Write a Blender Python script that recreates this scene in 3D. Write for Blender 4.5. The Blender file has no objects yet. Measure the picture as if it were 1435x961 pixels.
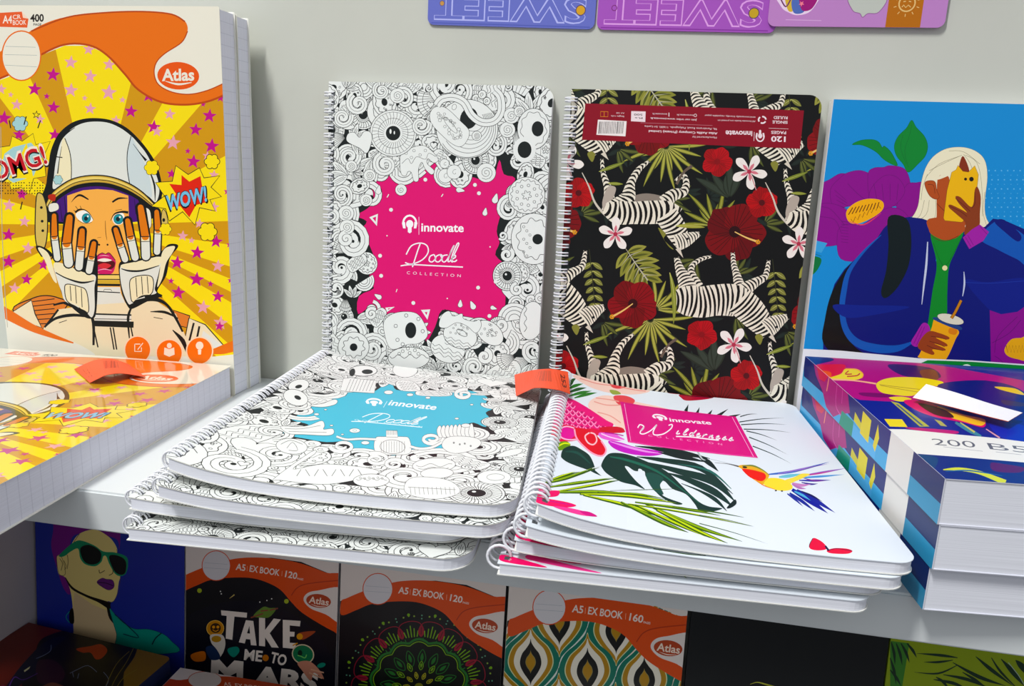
import bpy, bmesh, math, random
from math import sin, cos, pi, exp, atan2, hypot, radians
from mathutils import Vector, Matrix
from mathutils.geometry import tessellate_polygon

SC = bpy.context.scene
COL = SC.collection

# ------------------------------------------------------------------ camera
CX, CY, FPX = 717.5, 480.5, 1098.05
def cam_axes(p=.2251, y=.1796, r=-.0404):
    cy, sy, cp, sp = cos(y), sin(y), cos(p), sin(p)
    fw = Vector((-sy*cp, cy*cp, -sp)); rt = Vector((cy, sy, 0)); dn = fw.cross(rt)
    return rt*cos(r)+dn*sin(r), -rt*sin(r)+dn*cos(r), fw
RT, DN, FW = cam_axes()
CAM = Vector((0, -.6177, .1934))
cd = bpy.data.cameras.new('camera'); co = bpy.data.objects.new('camera', cd); COL.objects.link(co)
m = Matrix((RT, -DN, -FW)).transposed().to_4x4(); m.translation = CAM
co.matrix_world = m
cd.sensor_fit = 'HORIZONTAL'; cd.sensor_width = 36; cd.lens = FPX*36/1435; cd.clip_start = .01
SC.camera = co
def ray(px, py):
    return RT*(px-CX)+DN*(py-CY)+FW*FPX

# ------------------------------------------------------------------ colour
def lin(c):
    if isinstance(c, str):
        c = c.lstrip('#')
        c = tuple(int(c[i:i+2], 16)/255 for i in (0, 2, 4))
    return tuple(x/12.92 if x <= .04045 else ((x+.055)/1.055)**2.4 for x in c[:3])
def inkc(c):
    """printing inks are a little denser and purer than the screen colours they were noted down in"""
    r = lin(c); y = .25*r[0]+.6*r[1]+.15*r[2]
    return tuple(max(0., min(.92, y+(x-y)*1.07))**1.10 for x in r)
WHITE = '#ecebe2'; INK = '#14191a'

def nodes(name):
    mt = bpy.data.materials.new(name); mt.use_nodes = True
    nt = mt.node_tree; b = nt.nodes['Principled BSDF']
    return mt, nt, b
def mat_print(name, rough=.35, coat=.25, spec=.25):
    mt, nt, b = nodes(name)
    a = nt.nodes.new('ShaderNodeAttribute'); a.attribute_name = 'ink'
    nt.links.new(a.outputs['Color'], b.inputs['Base Color'])
    b.inputs['Roughness'].default_value = rough; b.inputs['Specular IOR Level'].default_value = spec
    b.inputs['Coat Weight'].default_value = coat; b.inputs['Coat Roughness'].default_value = .08
    return mt
def mat_plain(name, col, rough=.5, noise=0, nscale=30, bump=0, spec=.5, metal=0, stretch=None):
    mt, nt, b = nodes(name)
    c = lin(col)
    b.inputs['Roughness'].default_value = rough; b.inputs['Metallic'].default_value = metal
    b.inputs['Specular IOR Level'].default_value = spec
    b.inputs['Base Color'].default_value = (*c, 1)
    if noise or bump:
        tc = nt.nodes.new('ShaderNodeTexCoord'); mp = nt.nodes.new('ShaderNodeMapping')
        n = nt.nodes.new('ShaderNodeTexNoise'); n.inputs['Scale'].default_value = nscale; n.inputs['Detail'].default_value = 6
        nt.links.new(tc.outputs['Object'], mp.inputs[0]); nt.links.new(mp.outputs[0], n.inputs['Vector'])
        if stretch: mp.inputs['Scale'].default_value = stretch
        if noise:
            r = nt.nodes.new('ShaderNodeValToRGB')
            r.color_ramp.elements[0].position = .3; r.color_ramp.elements[1].position = .7
            r.color_ramp.elements[0].color = (*[x*(1-noise) for x in c], 1)
            r.color_ramp.elements[1].color = (*[min(1, x*(1+noise*.4)) for x in c], 1)
            nt.links.new(n.outputs['Fac'], r.inputs[0]); nt.links.new(r.outputs[0], b.inputs['Base Color'])
        if bump:
            bp = nt.nodes.new('ShaderNodeBump'); bp.inputs['Strength'].default_value = bump; bp.inputs['Distance'].default_value = .001
            nt.links.new(n.outputs['Fac'], bp.inputs['Height']); nt.links.new(bp.outputs[0], b.inputs['Normal'])
    return mt
M = dict(
 laminate=mat_print('printed_laminate', .35, .12),
 gloss=mat_print('glossy_laminate', .3, .9, .5),
 matte=mat_print('printed_card', .5, .05),
 tag=mat_print('price_tag_paper', .5, .05),
 pages=mat_plain('paper_pages', '#eff1fa', .8, noise=.14, nscale=6, stretch=(1.5, 1.5, 420), spec=.2),
 pages_navy=mat_plain('dark_page_edges', '#1d2a5c', .5, noise=.3, nscale=6, stretch=(1.5, 1.5, 300)),
 pagesq=mat_plain('paper_pages_thick', '#e6e8f4', .8, noise=.08, nscale=8, stretch=(2, 2, 300), spec=.2),
 coil=mat_plain('white_coated_wire', '#e9ebf0', .3),
 paint=mat_plain('white_wall_paint', '#c3c5bb', .75, noise=.05, nscale=9, bump=.25),
 board=mat_plain('white_laminated_board', '#dfe4e4', .45, noise=.03, nscale=14, bump=.05),
 panel=mat_plain('white_panel_paint', '#b9b3b6', .7, noise=.06, nscale=12, bump=.15),
 card=mat_plain('white_card', '#e8e8e2', .6, noise=.02, nscale=20),
 gold=mat_plain('brass_stud', '#c9a24a', .35, metal=.6),
)

def ruled_edge(mt, every, col):
    """printed ruling that shows as fine marks across the page edges"""
    nt = mt.node_tree; b = nt.nodes['Principled BSDF']; src = b.inputs['Base Color'].links[0].from_socket
    tc = nt.nodes.new('ShaderNodeTexCoord'); sx = nt.nodes.new('ShaderNodeSeparateXYZ'); nt.links.new(tc.outputs['Object'], sx.inputs[0])
    def mth(op, v, val):
        n = nt.nodes.new('ShaderNodeMath'); n.operation = op; nt.links.new(v, n.inputs[0]); n.inputs[1].default_value = val; return n.outputs[0]
    v = mth('LESS_THAN', mth('FRACT', mth('MULTIPLY', sx.outputs['Y'], 1/every), 0), .07)
    mx = nt.nodes.new('ShaderNodeMix'); mx.data_type = 'RGBA'; nt.links.new(mth('MULTIPLY', v, .22), mx.inputs[0])
    nt.links.new(src, mx.inputs[6]); mx.inputs[7].default_value = (*lin(col), 1); nt.links.new(mx.outputs[2], b.inputs['Base Color'])
ruled_edge(M['pagesq'], .0082, '#8d8fa6')

# ------------------------------------------------------------------ objects
def link(o, parent=None):
    COL.objects.link(o)
    if parent is not None: o.parent = parent
    return o
def new_mesh(name, verts, faces, mat, parent=None, inks=None, smooth=False):
    me = bpy.data.meshes.new(name); me.from_pydata(verts, [], faces); me.materials.append(mat)
    if inks is not None:
        at = me.color_attributes.new('ink', 'FLOAT_COLOR', 'CORNER')
        data = []
        for f, c in zip(faces, inks):
            data += [c[0], c[1], c[2], 1.0]*len(f)
        at.data.foreach_set('color', data)
    if smooth: me.polygons.foreach_set('use_smooth', [True]*len(me.polygons))
    me.update()
    return link(bpy.data.objects.new(name, me), parent)
def thing(name, label, cat, mat4, group=None):
    o = bpy.data.objects.new(name, None); o.empty_display_size = .02
    COL.objects.link(o); o.matrix_world = mat4
    o['label'] = label; o['category'] = cat
    if group: o['group'] = group
    return o
def tag(o, label, cat, group=None):
    o['label'] = label; o['category'] = cat
    if group: o['group'] = group
    return o
def place_lying(blx, bly, rot, L, z=0):
    """local x along the width, y away from the camera, z up; origin at the front left corner"""
    m = Matrix.Rotation(rot, 4, 'Z'); m.translation = (blx+L*sin(rot), bly-L*cos(rot), z); return m
def place_standing(x, yb, z, lean, yaw=0, roll=0):
    """local x along the width, y up the cover, z out of the front cover; origin at the lower left of the back"""
    m = Matrix.Rotation(yaw, 4, 'Z') @ Matrix.Rotation(pi/2-lean, 4, 'X') @ Matrix.Rotation(roll, 4, 'Z')
    m.translation = (x, yb, z); return m

# ------------------------------------------------------------------ geometry helpers
def clip_half(poly, nx, ny, d):
    """keep nx*x+ny*y<=d"""
    out = []; n = len(poly)
    for i in range(n):
        a = poly[i]; b = poly[(i+1) % n]
        da = nx*a[0]+ny*a[1]-d; db = nx*b[0]+ny*b[1]-d
        if da <= 0: out.append(a)
        if (da < 0 < db) or (db < 0 < da):
            t = da/(da-db); out.append((a[0]+(b[0]-a[0])*t, a[1]+(b[1]-a[1])*t))
    return out
def clip_convex(poly, region):
    for i in range(len(region)):
        a = region[i]; b = region[(i+1) % len(region)]
        nx, ny = b[1]-a[1], -(b[0]-a[0])
        poly = clip_half(poly, nx, ny, nx*a[0]+ny*a[1])
        if len(poly) < 3: return []
    return poly
def outline(w, h, r_right=0, r_left=0, seg=7):
    """counter-clockwise rounded rectangle"""
    pts = []
    def arc(cx, cy, r, a0):
        if r <= 0: pts.append((cx, cy)); return
        for k in range(seg+1):
            a = a0+k*pi/2/seg; pts.append((cx+r*cos(a), cy+r*sin(a)))
    rr, rl = r_right, r_left
    arc(rl, rl, rl, pi) if rl else pts.append((0, 0))
    arc(w-rr, rr, rr, 1.5*pi) if rr else pts.append((w, 0))
    arc(w-rr, h-rr, rr, 0) if rr else pts.append((w, h))
    arc(rl, h-rl, rl, .5*pi) if rl else pts.append((0, h))
    return pts
def smoothed(pts, closed=False, n=6):
    """Catmull-Rom through the points"""
    N = len(pts)
    if N < 3: return list(pts)
    out = []
    rng = range(N) if closed else range(N-1)
    for i in rng:
        p1, p2 = pts[i], pts[(i+1) % N]
        p0 = pts[(i-1) % N] if (closed or i > 0) else p1
        p3 = pts[(i+2) % N] if (closed or i+2 < N) else p2
        for k in range(n):
            t = k/n; t2 = t*t; t3 = t2*t
            out.append(tuple(.5*((2*p1[j])+(-p0[j]+p2[j])*t+(2*p0[j]-5*p1[j]+4*p2[j]-p3[j])*t2+(-p0[j]+3*p1[j]-3*p2[j]+p3[j])*t3) for j in range(len(p1))))
    if not closed: out.append(tuple(pts[-1]))
    return out
KNOTS = (.006, .013, .021, .031, .043, .058, .078, .105, .14)
def bulge(amp, lift=0, h=.25):
    """how far a book in a pile is pushed up by the coils of the books below it (piecewise linear in x)"""
    ks = (0,)+KNOTS+(1,)
    def ex(x): return exp(-x/.038)
    def f(x, y):
        x = max(0, x)
        for a, b in zip(ks, ks[1:]):
            if x <= b: break
        t = (x-a)/(b-a); e = ex(a)*(1-t)+ex(b)*t
        return amp*e+lift*(1-y/h)
    return f
def flat(x, y): return 0.
def cut_knots(poly):
    xs = [p[0] for p in poly]; lo, hi = min(xs), max(xs)
    ks = [k for k in KNOTS if lo+1e-7 < k < hi-1e-7]
    if not ks: return [poly]
    out = []; rest = poly
    for k in ks:
        a = clip_half(rest, 1, 0, k)
        if len(a) > 2: out.append(a)
        rest = clip_half(rest, -1, 0, -k)
        if len(rest) < 3: return out
    out.append(rest); return out
def slab_data(ol, z0, z1, dz=flat):
    V, Fs = [], []
    def face(pts): n = len(V); V.extend(pts); Fs.append(tuple(range(n, n+len(pts))))
    strips = cut_knots(ol) if dz is not flat else [ol]
    for s in strips:
        face([(x, y, z1+dz(x, y)) for x, y in s]); face([(x, y, z0+dz(x, y)) for x, y in reversed(s)])
    n = len(ol)
    for i in range(n):
        a, b = ol[i], ol[(i+1) % n]
        ts = [0, 1]
        if dz is not flat and abs(b[0]-a[0]) > 1e-9:
            ts += [(k-a[0])/(b[0]-a[0]) for k in KNOTS if 0 < (k-a[0])/(b[0]-a[0]) < 1]
            ts.sort()
        for t0, t1 in zip(ts, ts[1:]):
            p = (a[0]+(b[0]-a[0])*t0, a[1]+(b[1]-a[1])*t0); q = (a[0]+(b[0]-a[0])*t1, a[1]+(b[1]-a[1])*t1)
            face([(*p, z0+dz(*p)), (*q, z0+dz(*q)), (*q, z1+dz(*q)), (*p, z1+dz(*p))])
    return V, Fs
def slab(name, ol, z0, z1, mat, parent, dz=flat, ink=None):
    V, Fs = slab_data(ol, z0, z1, dz)
    return new_mesh(name, V, Fs, mat, parent, [inkc(ink)]*len(Fs) if ink else None)

# ------------------------------------------------------------------ text shapes from Blender's built in font
_tc = {}
def glyphs(s, bold=0., space=1.):
    k = (s, bold, space)
    if k in _tc: return _tc[k]
    cu = bpy.data.curves.new('t', 'FONT'); cu.body = s; cu.offset = bold; cu.resolution_u = 3; cu.space_character = space
    o = bpy.data.objects.new('t', cu); COL.objects.link(o)
    dg = bpy.context.evaluated_depsgraph_get(); dg.update()
    me = o.evaluated_get(dg).to_mesh(); me.calc_loop_triangles()
    v = [(a.co.x, a.co.y) for a in me.vertices]
    tris = [[v[i] for i in t.vertices] for t in me.loop_triangles]
    bpy.data.objects.remove(o); bpy.data.curves.remove(cu)
    xs = [p[0] for t in tris for p in t] or [0, 1]; x0, x1 = min(xs), max(xs)
    tris = [[((x-x0)/(x1-x0), y/.73) for x, y in t] for t in tris]   # unit box: baseline 0..1, cap height 1
    _tc[k] = tris; return tris

STEP = 1.6e-6
class Print:
    """flat ink shapes laid one over the other on a cover; colours are the print's own colours"""
    def __init__(s, ol, mat4=None, zsurf=0., dz=flat):
        s.ol = ol; s.shapes = []; s.dz = dz; s.z = zsurf; s.v = None; s.boxes = []; s.uvmode = False; s.flip = False
        xs = [p[0] for p in ol]; ys = [p[1] for p in ol]; s.w = max(xs); s.h = max(ys)
        s.inner = (min(xs)+.008, min(ys)+.008, max(xs)-.008, max(ys)-.008)
        if mat4 is not None:
            s.inv = mat4.inverted(); s.o = s.inv @ CAM; s.R3 = s.inv.to_3x3()
    def view(s, x0, y0, k): s.v = (x0, y0, k); s.uvmode = False; return s
    def mm(s): s.uvmode = True; return s
    def m(s, p):
        if s.uvmode: return ((s.w-p[0]*.001) if s.flip else p[0]*.001, p[1]*.001)
        x0, y0, k = s.v
        d = s.R3 @ ray(x0+p[0]/k, y0+p[1]/k); z = s.z
        for _ in range(1 if s.dz is flat else 5):
            t = (z-s.o.z)/d.z; x = s.o.x+d.x*t; y = s.o.y+d.y*t
            z = s.z+s.dz(x, y)
        return (x, y)
    def raw(s, polys, col):
        """polys: convex polygons in cover space (metres)"""
        xs = [p[0] for q in polys for p in q]; ys = [p[1] for q in polys for p in q]
        if not xs: return
        b = (min(xs), min(ys), max(xs), max(ys)); w, h = s.w, s.h
        if b[2] < 0 or b[3] < 0 or b[0] > w or b[1] > h: return
        lv = 0
        for (c, l, cc) in s.boxes:
            if l >= lv and c[0] < b[2] and c[2] > b[0] and c[1] < b[3] and c[3] > b[1]:
                lv = l+1
        s.boxes.append((b, lv, col)); c = inkc(col)
        I = s.inner
        for q in polys:
            a = 0
            for i in range(len(q)):
                x0, y0 = q[i]; x1, y1 = q[(i+1) % len(q)]; a += x0*y1-x1*y0
            if abs(a) < 1e-12: continue
            if a < 0: q = q[::-1]
            if not all(I[0] < p[0] < I[2] and I[1] < p[1] < I[3] for p in q):
                q = clip_convex(q, s.ol)
                if len(q) < 3: continue
            for r in (cut_knots(q) if s.dz is not flat else [q]):
                s.shapes.append((r, lv, c))
    def poly(s, pts, col, sm=False, closed=True):
        if sm: pts = smoothed(pts, True, 5)
        P = [s.m(p) for p in pts]
        V = [Vector((x, y, 0)) for x, y in P]
        s.raw([[P[i] for i in t] for t in tessellate_polygon([V])], col)
    def ribbon(s, pts, w, sm=True, closed=False, n=5):
        if isinstance(w, (int, float)): pw = [(p[0], p[1], w) for p in pts]
        else:
            L = len(pts)-1; K = len(w)-1
            pw = []
            for i, p in enumerate(pts):
                f = i/L*K if L else 0; j = min(int(f), K-1); t = f-j
                pw.append((p[0], p[1], w[j]*(1-t)+w[j+1]*t))
        if sm: pw = smoothed(pw, closed, n)
        if closed: pw = pw+[pw[0]]
        L, R = [], []; N = len(pw)
        for i in range(N):
            if closed: a, b = pw[(i-1) % (N-1)], pw[(i+1) % (N-1)]
            else: a, b = pw[max(0, i-1)], pw[min(N-1, i+1)]
            dx, dy = b[0]-a[0], b[1]-a[1]; l = hypot(dx, dy) or 1
            hw = max(0, pw[i][2])/2; nx, ny = -dy/l*hw, dx/l*hw
            L.append((pw[i][0]+nx, pw[i][1]+ny)); R.append((pw[i][0]-nx, pw[i][1]-ny))
        return [[L[i], L[i+1], R[i+1], R[i]] for i in range(N-1)], pw
    def line(s, pts, w, col, sm=True, closed=False, n=5, caps=False):
        q, pw = s.ribbon(pts, w, sm, closed, n)
        out = []
        for a in q:
            P = [s.m(p) for p in a]; out.append([P[0], P[1], P[2]]); out.append([P[0], P[2], P[3]])
        s.raw(out, col)
        if caps:
            for e in (pw[0], pw[-1]):
                s.raw([[s.m((e[0]+e[2]/2*cos(t*pi/6), e[1]+e[2]/2*sin(t*pi/6))) for t in range(12)]], col)
    def lines(s, many, w, col, sm=True, n=4):
        """several strokes of one colour drawn as one layer"""
        out = []
        for pts in many:
            for a in s.ribbon(pts, w, sm, False, n)[0]:
                P = [s.m(p) for p in a]; out.append([P[0], P[1], P[2]]); out.append([P[0], P[2], P[3]])
        s.raw(out, col)
    def shape(s, pts, col, ol=INK, w=3, sm=True):
        if ol: s.line(pts, w*2, ol, sm, True)
        s.poly(pts, col, sm)
    def ell(s, x, y, rx, ry=None, col=INK, rot=0, n=24, ol=None, w=2):
        ry = rx if ry is None else ry
        f = lambda rx, ry: [(x+rx*cos(t*2*pi/n)*cos(rot)-ry*sin(t*2*pi/n)*sin(rot), y+rx*cos(t*2*pi/n)*sin(rot)+ry*sin(t*2*pi/n)*cos(rot)) for t in range(n)]
        if ol: s.raw([[s.m(p) for p in f(rx+w, ry+w)]], ol)
        s.raw([[s.m(p) for p in f(rx, ry)]], col)
    def dots(s, pts, r, col, n=10):
        s.raw([[s.m((x+r*cos(t*2*pi/n), y+r*sin(t*2*pi/n))) for t in range(n)] for x, y in pts], col)
    def star(s, x, y, r, col, rot=0, k=.42):
        pts = [(x+(r if i % 2 == 0 else r*k)*sin(i*pi/5+rot), y-(r if i % 2 == 0 else r*k)*cos(i*pi/5+rot)) for i in range(10)]
        s.poly(pts, col)
    def text(s, t, p0, p1, h, col, bold=0., up=None, space=1., ital=0.):
        """baseline from p0 to p1, cap height h (view units) along up"""
        dx, dy = p1[0]-p0[0], p1[1]-p0[1]; l = hypot(dx, dy)
        if up is None: up = (dy/l, -dx/l) if not s.uvmode else (-dy/l, dx/l)
        polys = []
        for tr in glyphs(t, bold, space):
            polys.append([s.m((p0[0]+dx*x+up[0]*h*y+dx/l*ital*h*y, p0[1]+dy*x+up[1]*h*y+dy/l*ital*h*y)) for x, y in tr])
        s.raw(polys, col)
    def build(s, name, parent, mat, thick=.0004, stock=WHITE, wrap=None):
        V, Fs = slab_data(s.ol, s.z-thick, s.z, s.dz); inks = [inkc(stock)]*len(Fs)
        for q, lv, c in s.shapes:
            n = len(V); zz = s.z+(lv+1)*STEP
            V.extend([(x, y, zz+s.dz(x, y)) for x, y in q]); Fs.append(tuple(range(n, n+len(q)))); inks.append(c)
        return new_mesh(name, V, Fs, mat, parent, inks)

def coil(parent, h, r, wire, zc, xc, pitch=.00635, twin=True, dz=flat, y0=.006, seg=16):
    """the white spiral along the left edge, one mesh"""
    V, Fs = [], []; t = 5
    n = int((h-2*y0)/pitch)+1
    for k in range(n):
        for off in ((-.0011, .0011) if twin else (0,)):
            yc = y0+k*pitch+off
            base = len(V)
            a0, a1 = (-2.6, 2.9) if twin else (-pi, pi)
            for i in range(seg+1):
                a = a0+(a1-a0)*i/seg
                # angle measured so the ring passes through the holes at +x
                cx = xc-r*cos(a); cz = zc+r*sin(a)*1.0; yy = yc+(0 if twin else (i/seg-.5)*pitch*.5)
                rad = Vector((-cos(a), 0, sin(a)))
                up = dz(.004, yy)
                for j in range(t):
                    b = j*2*pi/t
                    V.append((cx+rad.x*wire*cos(b), yy+wire*sin(b), cz+rad.z*wire*cos(b)+up))
            for i in range(seg):
                for j in range(t):
                    Fs.append((base+i*t+j, base+i*t+(j+1) % t, base+(i+1)*t+(j+1) % t, base+(i+1)*t+j))
    return new_mesh('spiral_binding', V, Fs, M['coil'], parent, smooth=True)
def holes(pr, h, pitch=6.35, x=4.2, y0=6.):
    """the punched slots along the margin"""
    pr.mm(); n = int((h*1000-2*y0)/pitch)+1
    pr.raw([[pr.m(p) for p in ((x-1.6, y0+k*pitch-1.7), (x+1.1, y0+k*pitch-1.7), (x+1.1, y0+k*pitch+1.7), (x-1.6, y0+k*pitch+1.7))] for k in range(n)], '#55595c')
# ------------------------------------------------------------------ doodle patterns (black line on white)
DW = '#e7eae7'; DK = '#1b2222'; LW = .42
def circ(x, y, r, n=20, a0=0, a1=2*pi): return [(x+r*cos(a0+(a1-a0)*t/n), y+r*sin(a0+(a1-a0)*t/n)) for t in range(n+1)]
def spir(x, y, r, turns=2., a0=0., d=1, r0=.12, n=None):
    n = n or int(10*turns)
    return [(x+r*(r0+(1-r0)*t/n)*cos(a0+d*turns*2*pi*t/n), y+r*(r0+(1-r0)*t/n)*sin(a0+d*turns*2*pi*t/n)) for t in range(n+1)]
def d_spiral(p, x, y, r, R):
    p.ell(x, y, r, None, DW, 0, 22, DK, LW); p.line(spir(x, y, r*.72, R.choice((1.6, 2.2)), R.random()*6, R.choice((1, -1))), LW*1.1, DK, False)
def d_rings(p, x, y, r, R):
    p.ell(x, y, r, None, DW, 0, 24, DK, LW)
    p.lines([circ(x, y, r*f) for f in ((.3, .55, .8) if r > 7 else (.35, .7))], LW, DK, False)
    if R.random() < .5: p.ell(x, y, r*.22, None, DK, 0, 12)
def d_shell(p, x, y, r, R):
    p.ell(x, y, r, None, DW, 0, 24, DK, LW*1.2)
    k = int(r*2.4)
    p.lines([[(x+r*.36*cos(a), y+r*.36*sin(a)), (x+r*.7*cos(a+.16), y+r*.7*sin(a+.16)), (x+r*.93*cos(a+.1), y+r*.93*sin(a+.1))] for a in [i*2*pi/k for i in range(k)]], LW*.9, DK, False)
    p.lines([circ(x, y, r*.9), circ(x, y, r*.55)], LW*.7, DK, False)
    p.ell(x, y, r*.34, None, DK, 0, 16); p.ell(x-r*.1, y+r*.1, r*.08, None, DW, 0, 8)
def d_donut(p, x, y, r, R):
    sq = R.uniform(.65, .95); ro = R.random()*3
    p.ell(x, y, r, r*sq, DW, ro, 26, DK, LW*1.1)
    def wav(f, am, k): return [(x+cos(ro)*cx-sin(ro)*cy, y+sin(ro)*cx+cos(ro)*cy) for cx, cy in [((f+am*sin(k*a))*r*cos(a), (f+am*sin(k*a))*r*sq*sin(a)) for a in [i*2*pi/40 for i in range(41)]]]
    p.lines([wav(.76, .06, 9)], LW*1.2, DK, False)
    for _ in range(int(r*.9)):
        a = R.random()*6.3; q = R.uniform(.42, .66)*r
        p.line(circ(x+q*cos(a), y+q*sin(a)*sq, r*.055, 8), LW*.8, DK, False)
    p.ell(x, y, r*.26, r*.26*sq, DK, ro, 16, DW, LW*2); 
def d_cookie(p, x, y, r, R):
    p.ell(x, y, r, None, DW, 0, 26, DK, LW)
    p.lines([[(x+(r*.82+r*.06*sin(12*a))*cos(a), y+(r*.82+r*.06*sin(12*a))*sin(a)) for a in [i*2*pi/60 for i in range(61)]]], LW, DK, False)
    for i in range(9):
        a = i*2*pi/9; p.line(circ(x+r*.6*cos(a), y+r*.6*sin(a), r*.07, 8), LW, DK, False)
    p.lines([[(x+(r*.24+r*.08*sin(5*a))*cos(a), y+(r*.24+r*.08*sin(5*a))*sin(a)) for a in [i*2*pi/40 for i in range(41)]]], LW, DK, False)
    p.line(circ(x, y, r*.08, 8), LW, DK, False)
def d_swirl(p, x, y, r, R, a0=None, d=None):
    a0 = R.random()*6.3 if a0 is None else a0; d = d or R.choice((1, -1))
    w = r*.42; n = 22; T = R.uniform(1.2, 1.5)
    pts = []
    for i in range(n+1):
        t = i/n; a = a0+d*T*2*pi*t; q = r*(.22+.95*t**1.25); pts.append((x+q*cos(a), y+q*sin(a)))
    W = [w*.75, w, w*1.2, w*1.3, w*1.1]
    p.ell(*pts[0], w*.8, None, DW, 0, 14, DK, LW)
    p.line(pts, [a+LW*2 for a in W], DK, False, n=3); p.line(pts, W, DW, False, n=3); p.ell(*pts[0], w*.62, None, DW, 0, 12)
    if r > 6: p.line(pts[5:], LW*.9, DK, False)
    p.ell(x+r*.1, y, r*.1, None, DK, 0, 8)
def d_fan(p, x, y, r, R):
    a0 = R.random()*6.3; sp = 1.5; n = 16
    arc = [(x+r*cos(a0-sp/2+sp*i/n), y+r*sin(a0-sp/2+sp*i/n)) for i in range(n+1)]
    c = (x-r*.6*cos(a0), y-r*.6*sin(a0)); pts = [c]+arc
    p.line(pts, LW*2, DK, False, True); p.poly(pts, DW)
    p.lines([[c, q] for q in arc[1:-1:2]]+[[(c[0]+(q[0]-c[0])*.8, c[1]+(q[1]-c[1])*.8) for q in arc]], LW*.8, DK, False)
def d_leaves(p, x, y, r, R):
    a0 = R.random()*6.3; k = R.choice((3, 4, 5))
    for i in range(k):
        a = a0+(i-(k-1)/2)*.62; ux, uy = cos(a), sin(a)
        def q(s, t): return (x-r*.5*cos(a0)+ux*s*r-uy*t*r, y-r*.5*sin(a0)+uy*s*r+ux*t*r)
        pts = [q(0, 0), q(.45, .24), q(1.0, .16), q(1.32, 0), q(1.0, -.16), q(.45, -.24)]
        p.line(pts, LW*2, DK, True, True, 3); p.poly(pts, DW, True); p.lines([[q(.1, 0), q(1.05, 0)], [q(.2, .08), q(.9, .1)], [q(.2, -.08), q(.9, -.1)]], LW*.7, DK, False)
def d_heart(p, x, y, r, R):
    pts = [(x+r*.95*(sin(t)**3), y+r*.06*(13*cos(t)-5*cos(2*t)-2*cos(3*t)-cos(4*t))) for t in [i*2*pi/24 for i in range(24)]]
    p.line(pts, LW*2, DK, False, True); p.poly(pts, DW)
def d_waves(p, x, y, r, R):
    a = R.random()*3; c, s = cos(a), sin(a)
    def q(u, v): return (x+u*c-v*s, y+u*s+v*c)
    pts = [q(-r, -r*.5), q(0, -r*.62), q(r, -r*.4), q(r*1.1, r*.3), q(r*.3, r*.62), q(-r*.9, r*.5)]
    p.line(pts, LW*2, DK, True, True, 4); p.poly(pts, DW, True)
    p.lines([[q(-r*.85+r*1.7*i/16, r*h+r*.09*sin(i*1.4+h*5)) for i in range(17)] for h in (-.38, -.2, 0, .2, .36)], LW*.85, DK, False)
def d_arcs(p, x, y, r, R):
    a = R.random()*6.3
    for f in (1, .78, .56, .34):
        pts = [(x+r*f*cos(a+t*pi/10), y+r*f*sin(a+t*pi/10)) for t in range(11)]
        p.line(pts+[pts[0]], LW*2, DK, False); p.poly(pts, DW)
def d_cup(p, x, y, r, R):
    a = R.uniform(-.6, .6); c, s = cos(a), sin(a)
    def q(u, v): return (x+u*c-v*s, y+u*s+v*c)
    pts = [q(-r*.6, -r*.8), q(r*.6, -r*.8), q(r*.9, r*.2), q(-r*.9, r*.2)]
    p.line(pts, LW*2, DK, False, True); p.poly(pts, DW)
    p.lines([[q(-r*.6+r*.3*i, -r*.8), q(-r*.9+r*.45*i, r*.2)] for i in range(1, 4)], LW*.8, DK, False)
    for u, v, k in ((-.55, .35, .4), (.1, .4, .45), (.6, .3, .35), (0, .85, .4)):
        p.ell(*q(r*u, r*v), r*k, None, DW, 0, 14, DK, LW)
        p.line(spir(*q(r*u, r*v), r*k*.6, 1.2, R.random()*6), LW*.8, DK, False)
def inpoly(x, y, P):
    c = False; n = len(P)
    for i in range(n):
        (x1, y1), (x2, y2) = P[i], P[(i+1) % n]
        if (y1 > y) != (y2 > y) and x < (x2-x1)*(y-y1)/(y2-y1)+x1: c = not c
    return c
def doodle_field(p, seed, splat=None, col=None, ymax=260, step=11.5, strip=False, sc=1.):
    """covers the sheet with overlapping doodles; splat: outline in mm that stays free"""
    R = random.Random(seed); p.mm()
    if strip: ymax = 52
    w, h = p.w*1000, p.h*1000
    p.raw([[p.m(q) for q in ((0, 0), (w, 0), (w, min(h, ymax+9)), (0, min(h, ymax+9)))]], DK)
    if splat: p.line(splat, 1.2, DK, False, True); p.poly(splat, col)
    step *= sc
    kinds = [d_spiral]+[d_rings]*2+[d_shell]*2+[d_donut]*4+[d_cookie]*2+[d_swirl]*9+[d_fan]*3+[d_leaves]*5+[d_heart]+[d_waves]*4+[d_arcs]*4+[d_cup]*2
    pts = []
    y = -2
    while y < min(h+4, ymax):
        x = -2+(step/2 if int(y/step) % 2 else 0)
        while x < w+5:
            pts.append((x+R.uniform(-3, 3), y+R.uniform(-3, 3))); x += step
        y += step*.86
    R.shuffle(pts)
    def ok(x, y, r):
        if not splat: return True
        return not any(inpoly(x+cos(a)*r*.2, y+sin(a)*r*.2, splat) for a in (0, 1.57, 3.14, 4.71)) and not inpoly(x, y, splat)
    for i, (x, y) in enumerate(pts):
        r = R.uniform(6.2, 10.5) if i % 3 else R.uniform(8.5, 13)
        r *= sc
        if ok(x, y, r): R.choice(kinds)(p, x, y, r*(.8 if splat and not ok(x, y, r*2.4) else 1), R)
    # small fillers
    for i in range(int(w*min(h, ymax)/1100)):
        x, y = R.uniform(0, w), R.uniform(0, min(h, ymax)); r = R.uniform(2.2, 3.6)
        if ok(x, y, 1): R.choice((d_swirl, d_swirl, d_heart, d_leaves, d_rings, d_spiral))(p, x, y, r, R)
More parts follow.
